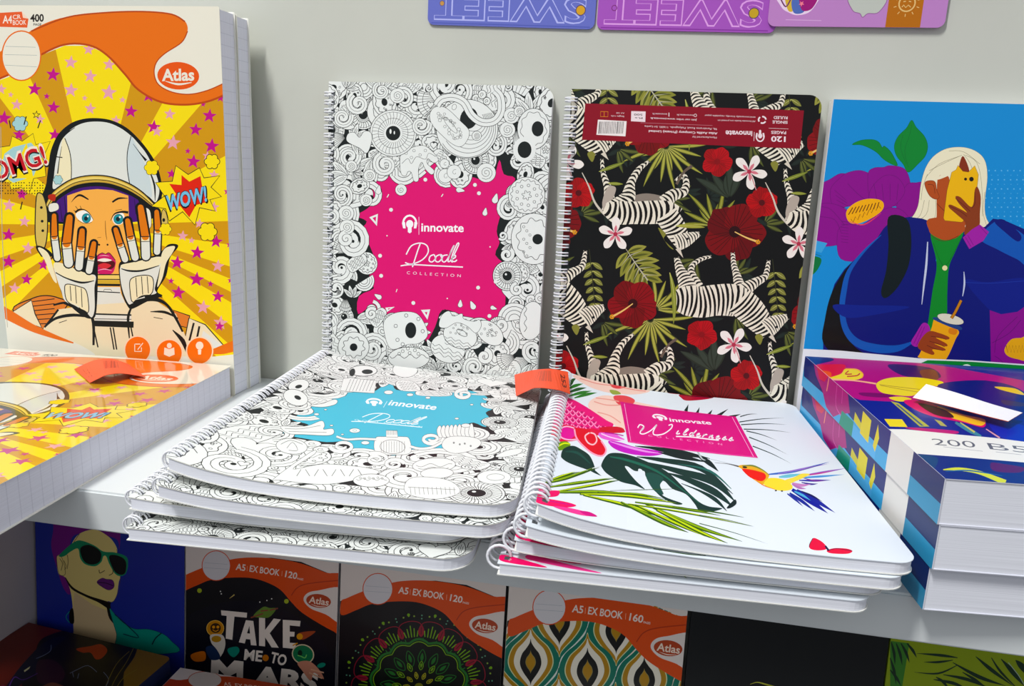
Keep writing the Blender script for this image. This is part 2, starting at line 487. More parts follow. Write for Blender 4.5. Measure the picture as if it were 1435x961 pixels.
def script_doodle(p, f, w, col):
    S = [[(612, 84), (596, 128), (566, 222)], [(530, 150), (560, 100), (612, 84), (650, 100), (655, 140), (620, 182), (560, 205), (524, 196)],
         [(690, 150), (668, 160), (662, 185), (680, 192), (698, 172), (690, 150)], [(726, 150), (704, 160), (698, 185), (716, 192), (734, 172), (726, 150), (742, 158)],
         [(768, 152), (742, 158), (736, 184), (752, 192), (774, 164), (806, 96), (788, 130), (770, 186), (780, 190)],
         [(780, 190), (800, 160), (832, 92), (822, 90), (796, 150), (790, 188), (798, 192)], [(792, 178), (812, 166), (812, 154), (798, 164), (794, 186), (810, 190), (822, 180)],
         [(498, 215), (560, 208), (690, 214), (856, 222)]]
    p.lines([[f(*q) for q in s] for s in S], w, col)
def bulb(p, f, k, col, bg):
    """light bulb wearing headphones; f maps unit box to the view, k the stroke width"""
    p.line([f(.5-.42*cos(t*pi/10), .46-.44*sin(t*pi/10)) for t in range(11)], k, col, False)
    p.poly([f(*q) for q in ((.0, .42), (.2, .38), (.24, .74), (.08, .74))], col); p.poly([f(*q) for q in ((1., .42), (.8, .38), (.76, .74), (.92, .74))], col)
    p.poly([f(.5+.23*cos(t*pi/8), .5+.23*sin(t*pi/8)) for t in range(16)], col)
    p.poly([f(*q) for q in ((.38, .66), (.62, .66), (.62, .95), (.5, 1.02), (.38, .95))], col)
def drop(p, x, y, r, a, col=DW):
    pts = [(x+cos(a)*r*1.7, y+sin(a)*r*1.7)]+[(x+r*.62*cos(a+t), y+r*.62*sin(a+t)) for t in (1.1, 1.7, 2.4, 3.14, 3.9, 4.6, 5.2)]
    p.line(pts, LW*2, DK, True, True, 3); p.poly(pts, col, True)
def art_doodle_pink(p):
    col = '#da0a76'
    S = [(520, 262), (528, 249), (541, 245), (557, 240), (566, 249), (574, 236), (590, 246), (604, 222), (614, 226), (622, 250), (642, 252), (660, 248), (674, 251), (692, 246), (700, 224), (706, 244), (722, 250),
         (712, 276), (702, 300), (696, 324), (700, 340), (694, 357), (708, 372), (700, 386), (708, 402), (706, 437), (691, 449), (669, 450), (647, 441), (620, 434), (610, 457), (597, 478),
         (590, 446), (562, 436), (540, 444), (520, 430), (502, 440), (503, 415), (524, 404), (516, 391), (526, 369), (518, 344), (508, 322), (514, 310), (500, 302), (515, 292), (524, 280)]
    p.view(0, 0, 1); mm = [tuple(c*1000 for c in p.m(q)) for q in smoothed(S, True, 3)]
    doodle_field(p, 7, mm, col, sc=1.1)
    # white drips and swirls running into the colour
    p.mm(); R = random.Random(3)
    p.view(440, 100, 4.1)
    W = 2.2
    def sh(pts, sm=True): p.line(pts, W*2, DK, sm, True); p.poly(pts, DW, sm)
    sh([(500, 480), (560, 440), (640, 430), (712, 500), (690, 525), (655, 500), (650, 530), (690, 570), (675, 592), (640, 560), (620, 520), (600, 560), (600, 625), (575, 628), (560, 580), (540, 575), (525, 600), (500, 580)])
    p.lines([[(505, 530), (540, 500), (560, 530), (590, 490), (640, 505), (660, 470), (700, 490)]], W, DK)
    for x, y in ((530, 470), (575, 455), (610, 480), (560, 495), (640, 455)): p.line(circ(x, y, 8, 8), W*.8, DK, False)
    for x, y, r in ((750, 530, 26), (755, 600, 40), (805, 578, 40)): p.ell(x, y, r, None, DW, 0, 22, DK, W); p.line(spir(x+6, y+4, r*.5, .8), W*.8, DK, False)
    # big set pieces
    p.ell(455, 355, 132, None, DW, 0, 40, DK, 3)
    p.lines([[(455+52*cos(a), 355+52*sin(a)), (455+95*cos(a+.14), 355+95*sin(a+.14)), (455+122*cos(a+.1), 355+122*sin(a+.1))] for a in [i*2*pi/34 for i in range(34)]]+[circ(455, 355, 122), circ(455, 355, 86)], 2, DK, False)
    p.ell(455, 355, 42, None, DK, 0, 24, DW, 6); p.ell(440, 345, 6, 14, DW); p.ell(462, 352, 4, 10, DW)
    sh([(305, 468), (262, 440), (192, 402), (196, 360), (232, 352), (262, 380), (290, 345), (325, 352), (332, 395)])
    p.ell(880, 330, 176, 168, DW, 0, 44, DK, 3)
    p.lines([circ(880+6*i, 330-8*i, 164-17*i, 26, -.6, 2.6) for i in range(7)], 2.4, DK, False)
    p.ell(890, 270, 50, 62, DK, .3, 22); p.ell(806, 205, 12, 16, DW, .4, 12, DK, 2)
    sh([(668, 240), (700, 205), (760, 212), (840, 285), (890, 340), (880, 395), (840, 432), (780, 405), (700, 330), (672, 290)])
    p.ell(785, 310, 14, 56, DW, -.7, 18, DK, 2.4)
    for i in range(26):
        a = R.uniform(0, 6.3); q = R.uniform(.4, .85); x = 780+cos(a)*q*110*.75+sin(a)*q*20; y = 315+sin(a)*q*75+cos(a)*q*60
        p.line(circ(x, y, R.uniform(5, 10), 8), 1.8, DK, False)
    sw = [(705, 195), (735, 160), (800, 150), (862, 178), (905, 250), (965, 292), (1035, 285), (1075, 230), (1072, 150), (1040, 110)]
    p.line(sw, 48, DK); p.line(sw, 42, DW); p.line(sw, 2.4, DK)
    for cx, cy, r, d in ((255, 185, 60, 1), (388, 112, 46, 1), (165, 265, 52, -1), (410, 535, 62, 1), (205, 490, 56, -1), (615, 310, 52, -1)):
        pts = spir(cx, cy, r, 1.35, 2., d, .2, 20); p.line(pts, [r*.45, r*.6, r*.65], DK, False); p.line(pts, [r*.45-5, r*.6-5, r*.65-6], DW, False); p.line(pts[6:], 2, DK, False)
    for x, y, r in ((215, 545, 32), (480, 140, 42), (320, 598, 34), (1112, 335, 44), (1135, 255, 44), (1180, 230, 30), (185, 815, 44), (190, 895, 42), (100, 830, 46), (300, 740, 34), (990, 582, 54), (935, 370, 26)):
        p.ell(x, y, r, None, DW, 0, 24, DK, 2.4); p.line(spir(x, y, r*.74, 2.2, 1.), 2.4, DK, False)
    p.ell(1222, 712, 104, None, DW, 0, 32, DK, 3)
    p.lines([[(1222+(88+6*sin(16*a))*cos(a), 712+(88+6*sin(16*a))*sin(a)) for a in [i*2*pi/96 for i in range(97)]], [(1222+(22+7*sin(6*a))*cos(a), 712+(22+7*sin(6*a))*sin(a)) for a in [i*2*pi/48 for i in range(49)]]], 2.6, DK, False)
    for i in range(9): p.line(circ(1222+58*cos(i*.7), 712+58*sin(i*.7), 8, 9), 2.4, DK, False)
    p.ell(1262, 330, 92, 116, DW, 0, 32, DK, 3); p.ell(1285, 330, 34, 44, DK, 0, 20)
    p.lines([[(1262+(72+6*sin(9*a))*cos(a), 330+(96+6*sin(9*a))*sin(a)) for a in [i*2*pi/64 for i in range(65)]]], 2.6, DK, False)
    p.ell(1210, 450, 40, 48, DK, 0, 20, DW, 26)
    p.view(440, 320, 4.1)
    p.ell(1262, 60, 128, 146, DW, 0, 36, DK, 3); p.ell(1285, 62, 30, 30, DK, 0, 18, DW, 8)
    p.lines([[(1262+(92+10*sin(10*a))*cos(a), 60+(112+10*sin(10*a))*sin(a)) for a in [i*2*pi/80 for i in range(81)]]], 3, DK, False)
    for a in range(8): p.line(circ(1205+18*(a % 3), -10+24*a, 7, 8), 2.2, DK, False)
    for cx, cy, r, d, a0 in ((1108, 150, 38, -1, 1.6), (1085, 42, 26, 1, 0), (1070, 247, 14, 1, 0), (1165, 350, 34, 1, 2), (1075, 555, 40, 1, 1), (330, 490, 34, 1, 3), (185, 60, 40, 1, 2), (980, 735, 42, -1, 1)):
        pts = spir(cx, cy, r, 1.4, a0, d, .2, 20); p.line(pts, [r*.5, r*.66, r*.7], DK, False); p.line(pts, [r*.5-5, r*.66-5, r*.7-6], DW, False)
    p.ell(228, 680, 88, 84, DW, 0, 30, DK, 3); p.ell(228, 682, 22, None, DK, 0, 18, DW, 5)
    p.lines([[(228+(60+7*sin(9*a))*cos(a), 682+(56+7*sin(9*a))*sin(a)) for a in [i*2*pi/64 for i in range(65)]]], 3, DK, False)
    sh([(400, 560), (430, 505), (500, 480), (590, 490), (640, 560), (650, 620), (600, 660), (540, 665), (440, 690)])
    p.ell(556, 585, 32, 46, DK, 0, 22, DW, 6)
    for x, y in ((470, 560), (480, 640), (530, 500), (600, 520), (625, 590), (510, 665)): p.line(circ(x, y, 10, 10), 2.6, DK, False)
    for cy in (0,): 
        p.ell(545, 745, 118, 62, DW, 0, 30, DK, 3); p.lines([[(435+i*14, 735+12*sin(i*1.3)) for i in range(17)]], 3, DK, False)
        for x, y in ((510, 705), (550, 715), (580, 700), (540, 690), (600, 720), (490, 720)): p.line(circ(x, y, 9, 8), 2.4, DK, False)
    # stacked round cakes
    p.ell(770, 690, 100, 80, DW, .35, 30, DK, 3); p.lines([[(680+i*13, 660+i*5+10*sin(i*1.5)+k) for i in range(15)] for k in (0, 22, 44)], 2.6, DK, False)
    p.ell(840, 615, 98, 72, DW, .35, 30, DK, 3); p.lines([[(752+i*12, 620+i*4+8*sin(i*1.6)+k) for i in range(15)] for k in (0, 18, 36)], 2.4, DK, False)
    p.ell(850, 600, 32, 13, DW, .5, 18, DK, 3)
    for i in range(14): p.line(circ(800+R.uniform(-20, 90), 565+R.uniform(-15, 40), 5, 7), 2, DK, False)
    p.ell(1010, 600, 88, 58, DW, .7, 28, DK, 3); p.ell(1025, 600, 26, 10, DW, .7, 16, DK, 2.4)
    for i in range(10): p.line(circ(960+R.uniform(0, 90), 550+R.uniform(0, 90), 6, 8), 2.2, DK, False)
    sh([(720, 560), (735, 500), (775, 475), (800, 505), (850, 490), (860, 520), (920, 535), (950, 525), (960, 560), (930, 600), (880, 560), (820, 540), (760, 570)])
    p.ell(1250, 530, 68, 110, DW, .15, 28, DK, 3); p.lines([[(1215+8*sin(i*1.4), 450+i*12) for i in range(13)]], 3, DK, False)
    # drops and crumbs inside the splash
    for x, y, r, a in ((375, 395, 16, -2.6), (840, 440, 15, -1.5), (915, 450, 18, -2), (1025, 455, 13, .3)): drop2(p, x, y, r, a)
    p.dots([(380, 157), (386, 272), (571, 428), (943, 340), (1044, 306), (1008, 503)], 11, DW, 14); p.dots([(420, 42), (1012, 106), (766, 402)], 4, DW)
    for tri in (((410, 455), (465, 450), (420, 480)), ((615, 468), (668, 465), (652, 525))):
        p.poly(tri, DW); c = [sum(q[k] for q in tri)/3 for k in (0, 1)]; p.poly([(c[0]+(q[0]-c[0])*.3, c[1]+(q[1]-c[1])*.3) for q in tri], col)
    p.line([(478, 348), (472, 366)], 4, DW)
    script_doodle(p, lambda x, y: (x, y), 7, '#fbeef4')
    p.text('COLLECTION', (533, 262), (843, 280), 17, '#fbd9e8', .0, space=1.9)
    p.view(440, 100, 4.1)
    for x, y, r, a in ((370, 690, 18, -1.4), (832, 680, 17, .2), (1040, 740, 20, -1.3), (982, 815, 16, -1.4)): drop2(p, x, y, r, a)
    p.ell(500, 680, 32, None, DW, 0, 20, DK, 2.4); p.line(spir(500, 680, 20, 1.6), 3, '#7d8a86', False)
    p.dots([(443, 795), (640, 622), (925, 652), (948, 700)], 11, DW, 14)
    p.poly([(318, 838), (368, 818), (362, 888)], DW); p.poly([(336, 842), (357, 834), (355, 864)], col); 
    p.lines([[(430, 706), (420, 724)], [(742, 704), (732, 720)]], 5, DW, False)
    bulb(p, lambda u, v: (505+u*90, 826+v*102), 11, '#fbf4f6', col)
    p.line([(603, 836), (603, 938)], 3, '#f6cfe0', False)
    p.text('innovate', (616, 918), (860, 922), 50, '#fbf4f6', .022)
    holes(p, p.h)
def drop2(p, x, y, r, a):
    pts = [(x+cos(a)*r*2., y+sin(a)*r*2.)]+[(x+r*.85*cos(a+t), y+r*.85*sin(a+t)) for t in (1.1, 1.7, 2.4, 3.14, 3.9, 4.6, 5.2)]
    p.line(pts, 4.5, DK, True, True, 3); p.poly(pts, DW, True)
def art_doodle_blue(p):
    col = '#55bdd3'
    # outline traced on crop origin (360,500), scale 3.5875
    S = [(380, 160), (470, 170), (560, 182), (600, 168), (640, 142), (680, 138), (700, 165), (780, 172), (850, 175), (920, 200), (990, 172), (1060, 168), (1120, 185), (1160, 205), (1150, 240), (1185, 260), (1150, 280), (1170, 310), (1150, 352),
         (1090, 330), (1040, 345), (990, 362), (950, 395), (960, 420), (950, 470), (840, 478), (760, 490), (690, 500), (600, 470), (520, 470), (480, 455), (440, 425), (350, 428), (240, 410), (110, 385), (150, 365), (200, 360), (260, 340), (175, 315), (230, 280), (270, 250), (330, 245), (400, 235), (360, 205), (390, 190)]
    p.view(360, 500, 3.5875); mm = [tuple(c*1000 for c in p.m(q)) for q in smoothed(S, True, 3)]
    doodle_field(p, 21, mm, col, step=11.5, sc=1.35)
    p.view(360, 500, 3.5875); W = 1.6
    def sh(pts, sm=True): p.line(pts, W*2, DK, sm, True); p.poly(pts, DW, sm)
    # brush, cup, tube and perfume bottle reaching into the colour
    sh([(120, 350), (200, 352), (262, 345), (325, 322), (340, 345), (335, 365), (380, 362), (385, 385), (350, 395), (240, 390), (160, 385)]); p.lines([[(140, 360), (220, 362), (320, 345)], [(160, 375), (260, 378), (350, 380)]], W, DK)
    sh([(265, 245), (330, 235), (385, 215), (405, 222), (390, 240), (330, 252)])
    sh([(420, 170), (435, 110), (470, 105), (600, 120), (590, 182)], False); p.lines([[(430+i*17, 172), (455+i*17, 112)] for i in range(1, 9)], W, DK, False)
    sh([(596, 410), (640, 402), (730, 402), (765, 412), (772, 480), (700, 492), (600, 482)]); p.ell(682, 452, 62, 34, DW, .05, 24, DK, W*1.2); p.lines([[(625+i*13, 425), (625+i*13, 480)] for i in range(10)], W*.8, DK, False)
    sh([(650, 370), (705, 372), (708, 404), (650, 402)], False); p.lines([[(655+i*8, 368), (655+i*8, 392)] for i in range(7)], W, DK, False)
    for cx, cy, r, d, a0 in ((430, 450, 62, 1, 0), (600, 515, 64, -1, 1), (690, 540, 52, 1, 3), (880, 412, 58, -1, 3.), (1040, 188, 48, 1, 2)):
        pts = [(x, cy+(y-cy)*.5) for x, y in spir(cx, cy, r, 1.5, a0, d, .25, 22)]; p.line(pts, [14, 18, 22], DK, False); p.line(pts, [11, 15, 19], DW, False)
    pts = [(770, 450), (820, 462), (880, 455), (930, 430)]; p.line(pts, 15, DK); p.line(pts, 12, DW)
    pts = [(600, 415), (520, 412), (450, 415), (400, 400)]; p.line(pts, 13, DK); p.line(pts, 10, DW)
    for i in range(9):
        x = 905+i*20; sh([(x, 372+i), (x+8, 350-i*1.2), (x+20, 350-i), (x+28, 400), (x+10, 402)])
    sh([(930, 440), (960, 405), (1040, 400), (1110, 412), (1125, 440), (1080, 470), (1000, 485), (950, 470)]); p.dots([(990, 432), (1020, 440), (1045, 436), (1075, 448)], 5, '#8a8f8c')
    sh([(90, 610), (270, 480), (290, 488), (180, 565), (340, 540), (560, 560), (600, 590), (360, 640), (120, 620)], True)
    p.lines([[(200+i*44, 600-(i % 2)*34), (222+i*44, 566+(i % 2)*34)] for i in range(8)], W*1.5, DK, False)
    p.ell(175, 450, 78, 38, DW, .1, 26, DK, W*1.3); p.lines([[(150, 460), (180, 430), (205, 470), (160, 470)], [(120, 440), (170, 420), (230, 440)]], W*1.2, DK)
    p.ell(575, 622, 90, 32, DW, 0, 28, DK, W*1.3); p.lines([[(500+i*11, 616+6*sin(i*1.5)) for i in range(15)]], W, DK)
    for x in range(6): p.line(circ(520+x*22, 608+4*(x % 2), 5, 7), W, DK, False)
    p.ell(890, 545, 108, 36, DW, -.05, 28, DK, W*1.3); p.lines([[(800+i*14, 545+8*sin(i*.9)) for i in range(14)], [(810+i*14, 560+5*sin(i*.9)) for i in range(12)]], W, DK)
    p.ell(905, 585, 82, 26, DW, -.03, 26, DK, W*1.3)
    sh([(745, 640), (800, 605), (960, 620), (1020, 680), (900, 715), (760, 690)]); p.lines([[(770+i*22, 655), (775+i*22, 692)] for i in range(11)]+[[(760, 655), (1000, 668)]], W, DK, False)
    p.ell(1192, 605, 84, 34, DW, 0, 26, DK, W); p.ell(1200, 605, 44, 16, DW, 0, 20, DK, W)
    sh([(1200, 500), (1260, 470), (1330, 462), (1320, 485), (1250, 502)]); p.ell(535, 70, 68, 26, DW, 0, 24, DK, 3); p.ell(555, 75, 28, 12, DK, 0, 16, DW, 3); p.ell(480, 78, 14, 20, DK, .3)
    p.ell(210, 145, 52, 30, DW, -.2, 24, DK, W*1.4); p.ell(210, 150, 18, 9, DK, -.2, 14); p.ell(195, 205, 62, 38, DW, .3, 24, DK, W*1.4); p.ell(205, 205, 18, 10, DK, .4, 14)
    p.ell(745, 65, 62, 38, DW, 0, 24, DK, W)
    # crumbs
    for x, y, rx in ((662, 178, 22), (770, 190, 16), (492, 370, 26), (545, 432, 20), (300, 288, 12), (345, 265, 7), (375, 345, 8), (1050, 345, 22), (430, 390, 7), (1080, 240, 8), (1005, 310, 10), (860, 205, 12), (430, 185, 7)):
        p.ell(x, y, rx, rx*.42, DW, 0, 16, DK, W)
    p.ell(492, 370, 9, 4, DW, 0, 12, '#77aaaa', 1.5)
    bulb(p, lambda u, v: (545+u*88, 208+v*36+u*4), 8, '#f4fbfd', col)
    p.line([(655, 222), (636, 254)], 2.5, '#d6f0f7', False)
    p.text('innovate', (658, 241), (896, 266), 27, '#f4fbfd', .02, up=(.45, -1), ital=.25)
    script_doodle(p, lambda x, y: (475+(x-498)*1.0+(215-y)*.35, 300+(y-150)*.37+(x-498)*.075), 3.6, '#eefafd')
    p.text('COLLECTION', (490, 320), (830, 357), 9, '#c8ebf4', .0, up=(.3, -1), space=2.1)
    holes(p, p.h)
# ------------------------------------------------------------------ zebras, hibiscus and palm leaves on black
def limb(p, pts, ws, n, light='#e9e3d2', dark='#15120f', bow=.35, duty=.5, taper=True):
    q, pw = p.ribbon(pts, ws, True, False, 6)
    out = []
    for a in q:
        P = [p.m(t) for t in a]; out.append([P[0], P[1], P[2]]); out.append([P[0], P[2], P[3]])
    p.raw(out, light)
    S = [0]
    for a, b in zip(pw, pw[1:]): S.append(S[-1]+hypot(b[0]-a[0], b[1]-a[1]))
    def at(s):
        s = max(0, min(S[-1]-1e-6, s)); i = 0
        while S[i+1] < s: i += 1
        t = (s-S[i])/(S[i+1]-S[i]+1e-9); a, b = pw[i], pw[i+1]; l = hypot(b[0]-a[0], b[1]-a[1]) or 1
        return (a[0]+(b[0]-a[0])*t, a[1]+(b[1]-a[1])*t, (a[2]+(b[2]-a[2])*t)/2, (b[0]-a[0])/l, (b[1]-a[1])/l)
    st = []; R = random.Random(int(pts[0][0]*7+pts[0][1]))
    for k in range(n):
        s0 = S[-1]*(k+.5)/n; half = S[-1]/n*duty/2; j = R.uniform(-.25, .25); side = 1 if k % 2 else -1
        L, Rr = [], []
        for m in range(7):
            u = -1+m/3; bend = bow*(1-u*u)*S[-1]/n*1.6+u*side*S[-1]/n*.22*j*3
            e = half*(1-.75*abs((u*side+ .35)/1.35)**2)
            for lst, sg in ((L, -1), (Rr, 1)):
                x, y, hw, dx, dy = at(s0+bend+sg*e); lst.append((x-dy*hw*u, y+dx*hw*u))
        for m in range(6): st.append([p.m(L[m]), p.m(L[m+1]), p.m(Rr[m+1]), p.m(Rr[m])])
    p.raw([[a, b, c] for a, b, c, d in st]+[[a, c, d] for a, b, c, d in st], dark)
def leaf(p, x, y, a, l, w, col, vein=None, bend=0.):
    n = 7; c, s = cos(a), sin(a); L, R = [], []; mid = []
    for i in range(n+1):
        t = i/n; u = l*t; v = bend*l*t*t; hw = w/2*sin(pi*min(1, t*.96+.03))**.8
        L.append((x+u*c-(v+hw)*s, y+u*s+(v+hw)*c)); R.append((x+u*c-(v-hw)*s, y+u*s+(v-hw)*c)); mid.append((x+u*c-v*s, y+u*s+v*c))
    p.raw([[p.m(q) for q in (L[i], L[i+1], R[i+1], R[i])] for i in range(n)], col)
    if vein: p.line(mid, [w*.12, w*.08, 0], vein, False)
def fan_palm(p, x, y, a0, a1, n, l, w, cols, bend=.15):
    for i in range(n):
        a = a0+(a1-a0)*i/(n-1); ll = l*(.75+.25*sin(i*2.1+1))
        leaf(p, x+12*cos(a), y+12*sin(a), a, ll, w*1.25, cols[0], None, bend*((i % 3)-1))
        leaf(p, x+18*cos(a), y+18*sin(a), a, ll*.96, w*.75, cols[1], cols[2], bend*((i % 3)-1))
def hibiscus(p, x, y, r, cols, st=None, rot=0.):
    R = random.Random(int(x+y))
    for i in range(5):
        a = rot+i*2*pi/5; cx, cy = x+cos(a)*r*.5, y+sin(a)*r*.5
        pts = []
        for k in range(14):
            t = k*2*pi/14; q = r*(.56+.05*R.uniform(-1, 1)); pts.append((cx+q*cos(t), cy+q*sin(t)*.95))
        p.poly(pts, cols[i % 2], True)
    for i in range(5):
        a = rot+i*2*pi/5
        p.lines([[(x+r*.18*cos(a+d), y+r*.18*sin(a+d)), (x+r*.6*cos(a+d*.8), y+r*.6*sin(a+d*.8)), (x+r*.98*cos(a+d*.75), y+r*.98*sin(a+d*.75))] for d in (-.5, -.28, 0, .28, .5)], r*.022, cols[2])
    p.ell(x, y, r*.2, None, cols[3])
    if st:
        p.line([(x, y), ((x+st[0])/2, (y+st[1])/2+4), st], [5, 8, 11], '#e8c27a'); p.dots([(st[0]+8*cos(k), st[1]+8*sin(k)) for k in range(6)], 5, '#d99a35')
def plumeria(p, x, y, r, rot=0.):
    for i in range(5):
        a = rot+i*2*pi/5; c, s = cos(a), sin(a)
        f = lambda u, v: (x+u*c*r-v*s*r, y+u*s*r+v*c*r)
        p.poly([f(.05, 0), f(.35, .2), (f(.78, .27)), f(1.02, .02), f(.8, -.2), f(.35, -.16)], '#efe9e2', True)
        p.poly([f(.0, 0), f(.3, .1), f(.52, .04), f(.3, -.08)], '#d98b95', True)
        p.line([f(.1, 0), f(.75, .02)], [r*.03, r*.02, 0], '#c2506a', False)
    p.ell(x, y, r*.12, None, '#b03a52')
def monstera(p, x, y, r):
    c1, c2, c3 = '#8c8d3f', '#5c6128', '#b9b7a0'
    ang = -2.2
    for sd in (-1, 1):
        for i in range(6):
            t = .12+i*.15; bx, by = x+cos(ang+pi)*r*(t-.5)*1.6, y+sin(ang+pi)*r*(t-.5)*1.6
            a = ang+pi+sd*(1.45-i*.12); l = r*(.95-.09*abs(i-2)); leaf(p, bx, by, a, l, r*.30, c1 if i % 2 else '#9b9a4c', None, -.18*sd)
            leaf(p, bx, by, a, l*.8, r*.1, c2, None, -.18*sd)
    p.line([(x-cos(ang)*r*.75, y-sin(ang)*r*.75), (x, y), (x+cos(ang)*r*.9+6, y+sin(ang)*r*.9)], [7, 6, 2], c3)
    for sd in (-1, 1):
        for i in range(4):
            t = .2+i*.2; bx, by = x+cos(ang+pi)*r*(t-.5)*1.6, y+sin(ang+pi)*r*(t-.5)*1.6; a = ang+pi+sd*(1.3-i*.12)
            p.line([(bx, by), (bx+cos(a)*r*.6, by+sin(a)*r*.6)], [5, 3, 0], c3, False)
def zebra_one(p, X):
    g = '#b7aca0'
    T = lambda *q: [(a+X[0], b+X[1]) for a, b in q]
    p.line(T((168, 485), (205, 560), (235, 640), (290, 705), (350, 740)), [4, 9, 12, 14], '#cfc8ba')
    limb(p, T((305, 680), (308, 620), (300, 560), (278, 490), (270, 415)), [70, 58, 40, 26, 16], 12)
    p.poly(T((300, 560), (340, 560), (335, 600), (290, 690), (272, 640)), g, True)
    p.poly(T((430, 610), (500, 592), (590, 612), (590, 655), (440, 650)), '#8f857a', True)
    limb(p, T((590, 640), (640, 600), (690, 585), (705, 540), (690, 500), (650, 530)), [76, 62, 46, 34, 26, 18], 12)
    p.line(T((655, 545), (690, 485), (735, 450)), [14, 12, 16], '#6d5f52'); 
    limb(p, T((330, 690), (400, 620), (420, 540), (460, 470), (515, 425)), [120, 84, 44, 30, 14], 15)
    limb(p, T((285, 665), (350, 690), (430, 692), (520, 690), (600, 690), (650, 720)), [60, 118, 116, 120, 120, 120], 14, duty=.56)
    limb(p, T((600, 700), (640, 760), (672, 820), (700, 870)), [120, 118, 96, 70], 9, duty=.56)
    limb(p, T((650, 850), (700, 832), (745, 812), (775, 800)), [84, 74, 46, 22], 9, duty=.42)
    p.ell(X[0]+712, X[1]+826, 6, None, INK); p.poly(T((650, 880), (690, 925), (672, 870)), '#d8d0c0')
    p.poly(T((560, 770), (600, 800), (590, 830), (640, 880), (610, 860)), '#8b8a42', True)
def zebra_two(p, X):
    T = lambda *q: [(a+X[0], b+X[1]) for a, b in q]
    limb(p, T((770, 300), (735, 240), (735, 195), (780, 160), (835, 145)), [50, 40, 28, 22, 14], 12)
    limb(p, T((980, 300), (965, 240), (950, 185), (945, 125)), [60, 40, 28, 20], 11)
    limb(p, T((1000, 320), (1060, 280), (1110, 250), (1125, 200), (1130, 165)), [80, 50, 34, 24, 18], 12)
    limb(p, T((720, 330), (700, 270), (672, 210), (655, 150)), [110, 78, 48, 26], 11)
    limb(p, T((640, 370), (700, 372), (780, 380), (860, 370), (940, 370), (1010, 390)), [90, 150, 160, 160, 165, 150], 16, duty=.56)
    limb(p, T((980, 370), (1040, 430), (1090, 490), (1130, 545)), [150, 150, 122, 80], 11, duty=.56)
    limb(p, T((1120, 520), (1160, 490), (1200, 468), (1228, 455)), [96, 84, 52, 30], 9, duty=.42)
    p.ell(X[0]+1172, X[1]+508, 7, None, INK); p.poly(T((1130, 560), (1170, 590), (1150, 545)), '#d8d0c0')
    p.poly(T((1060, 560), (1085, 600), (1100, 560), (1080, 545)), '#8b8a42', True)
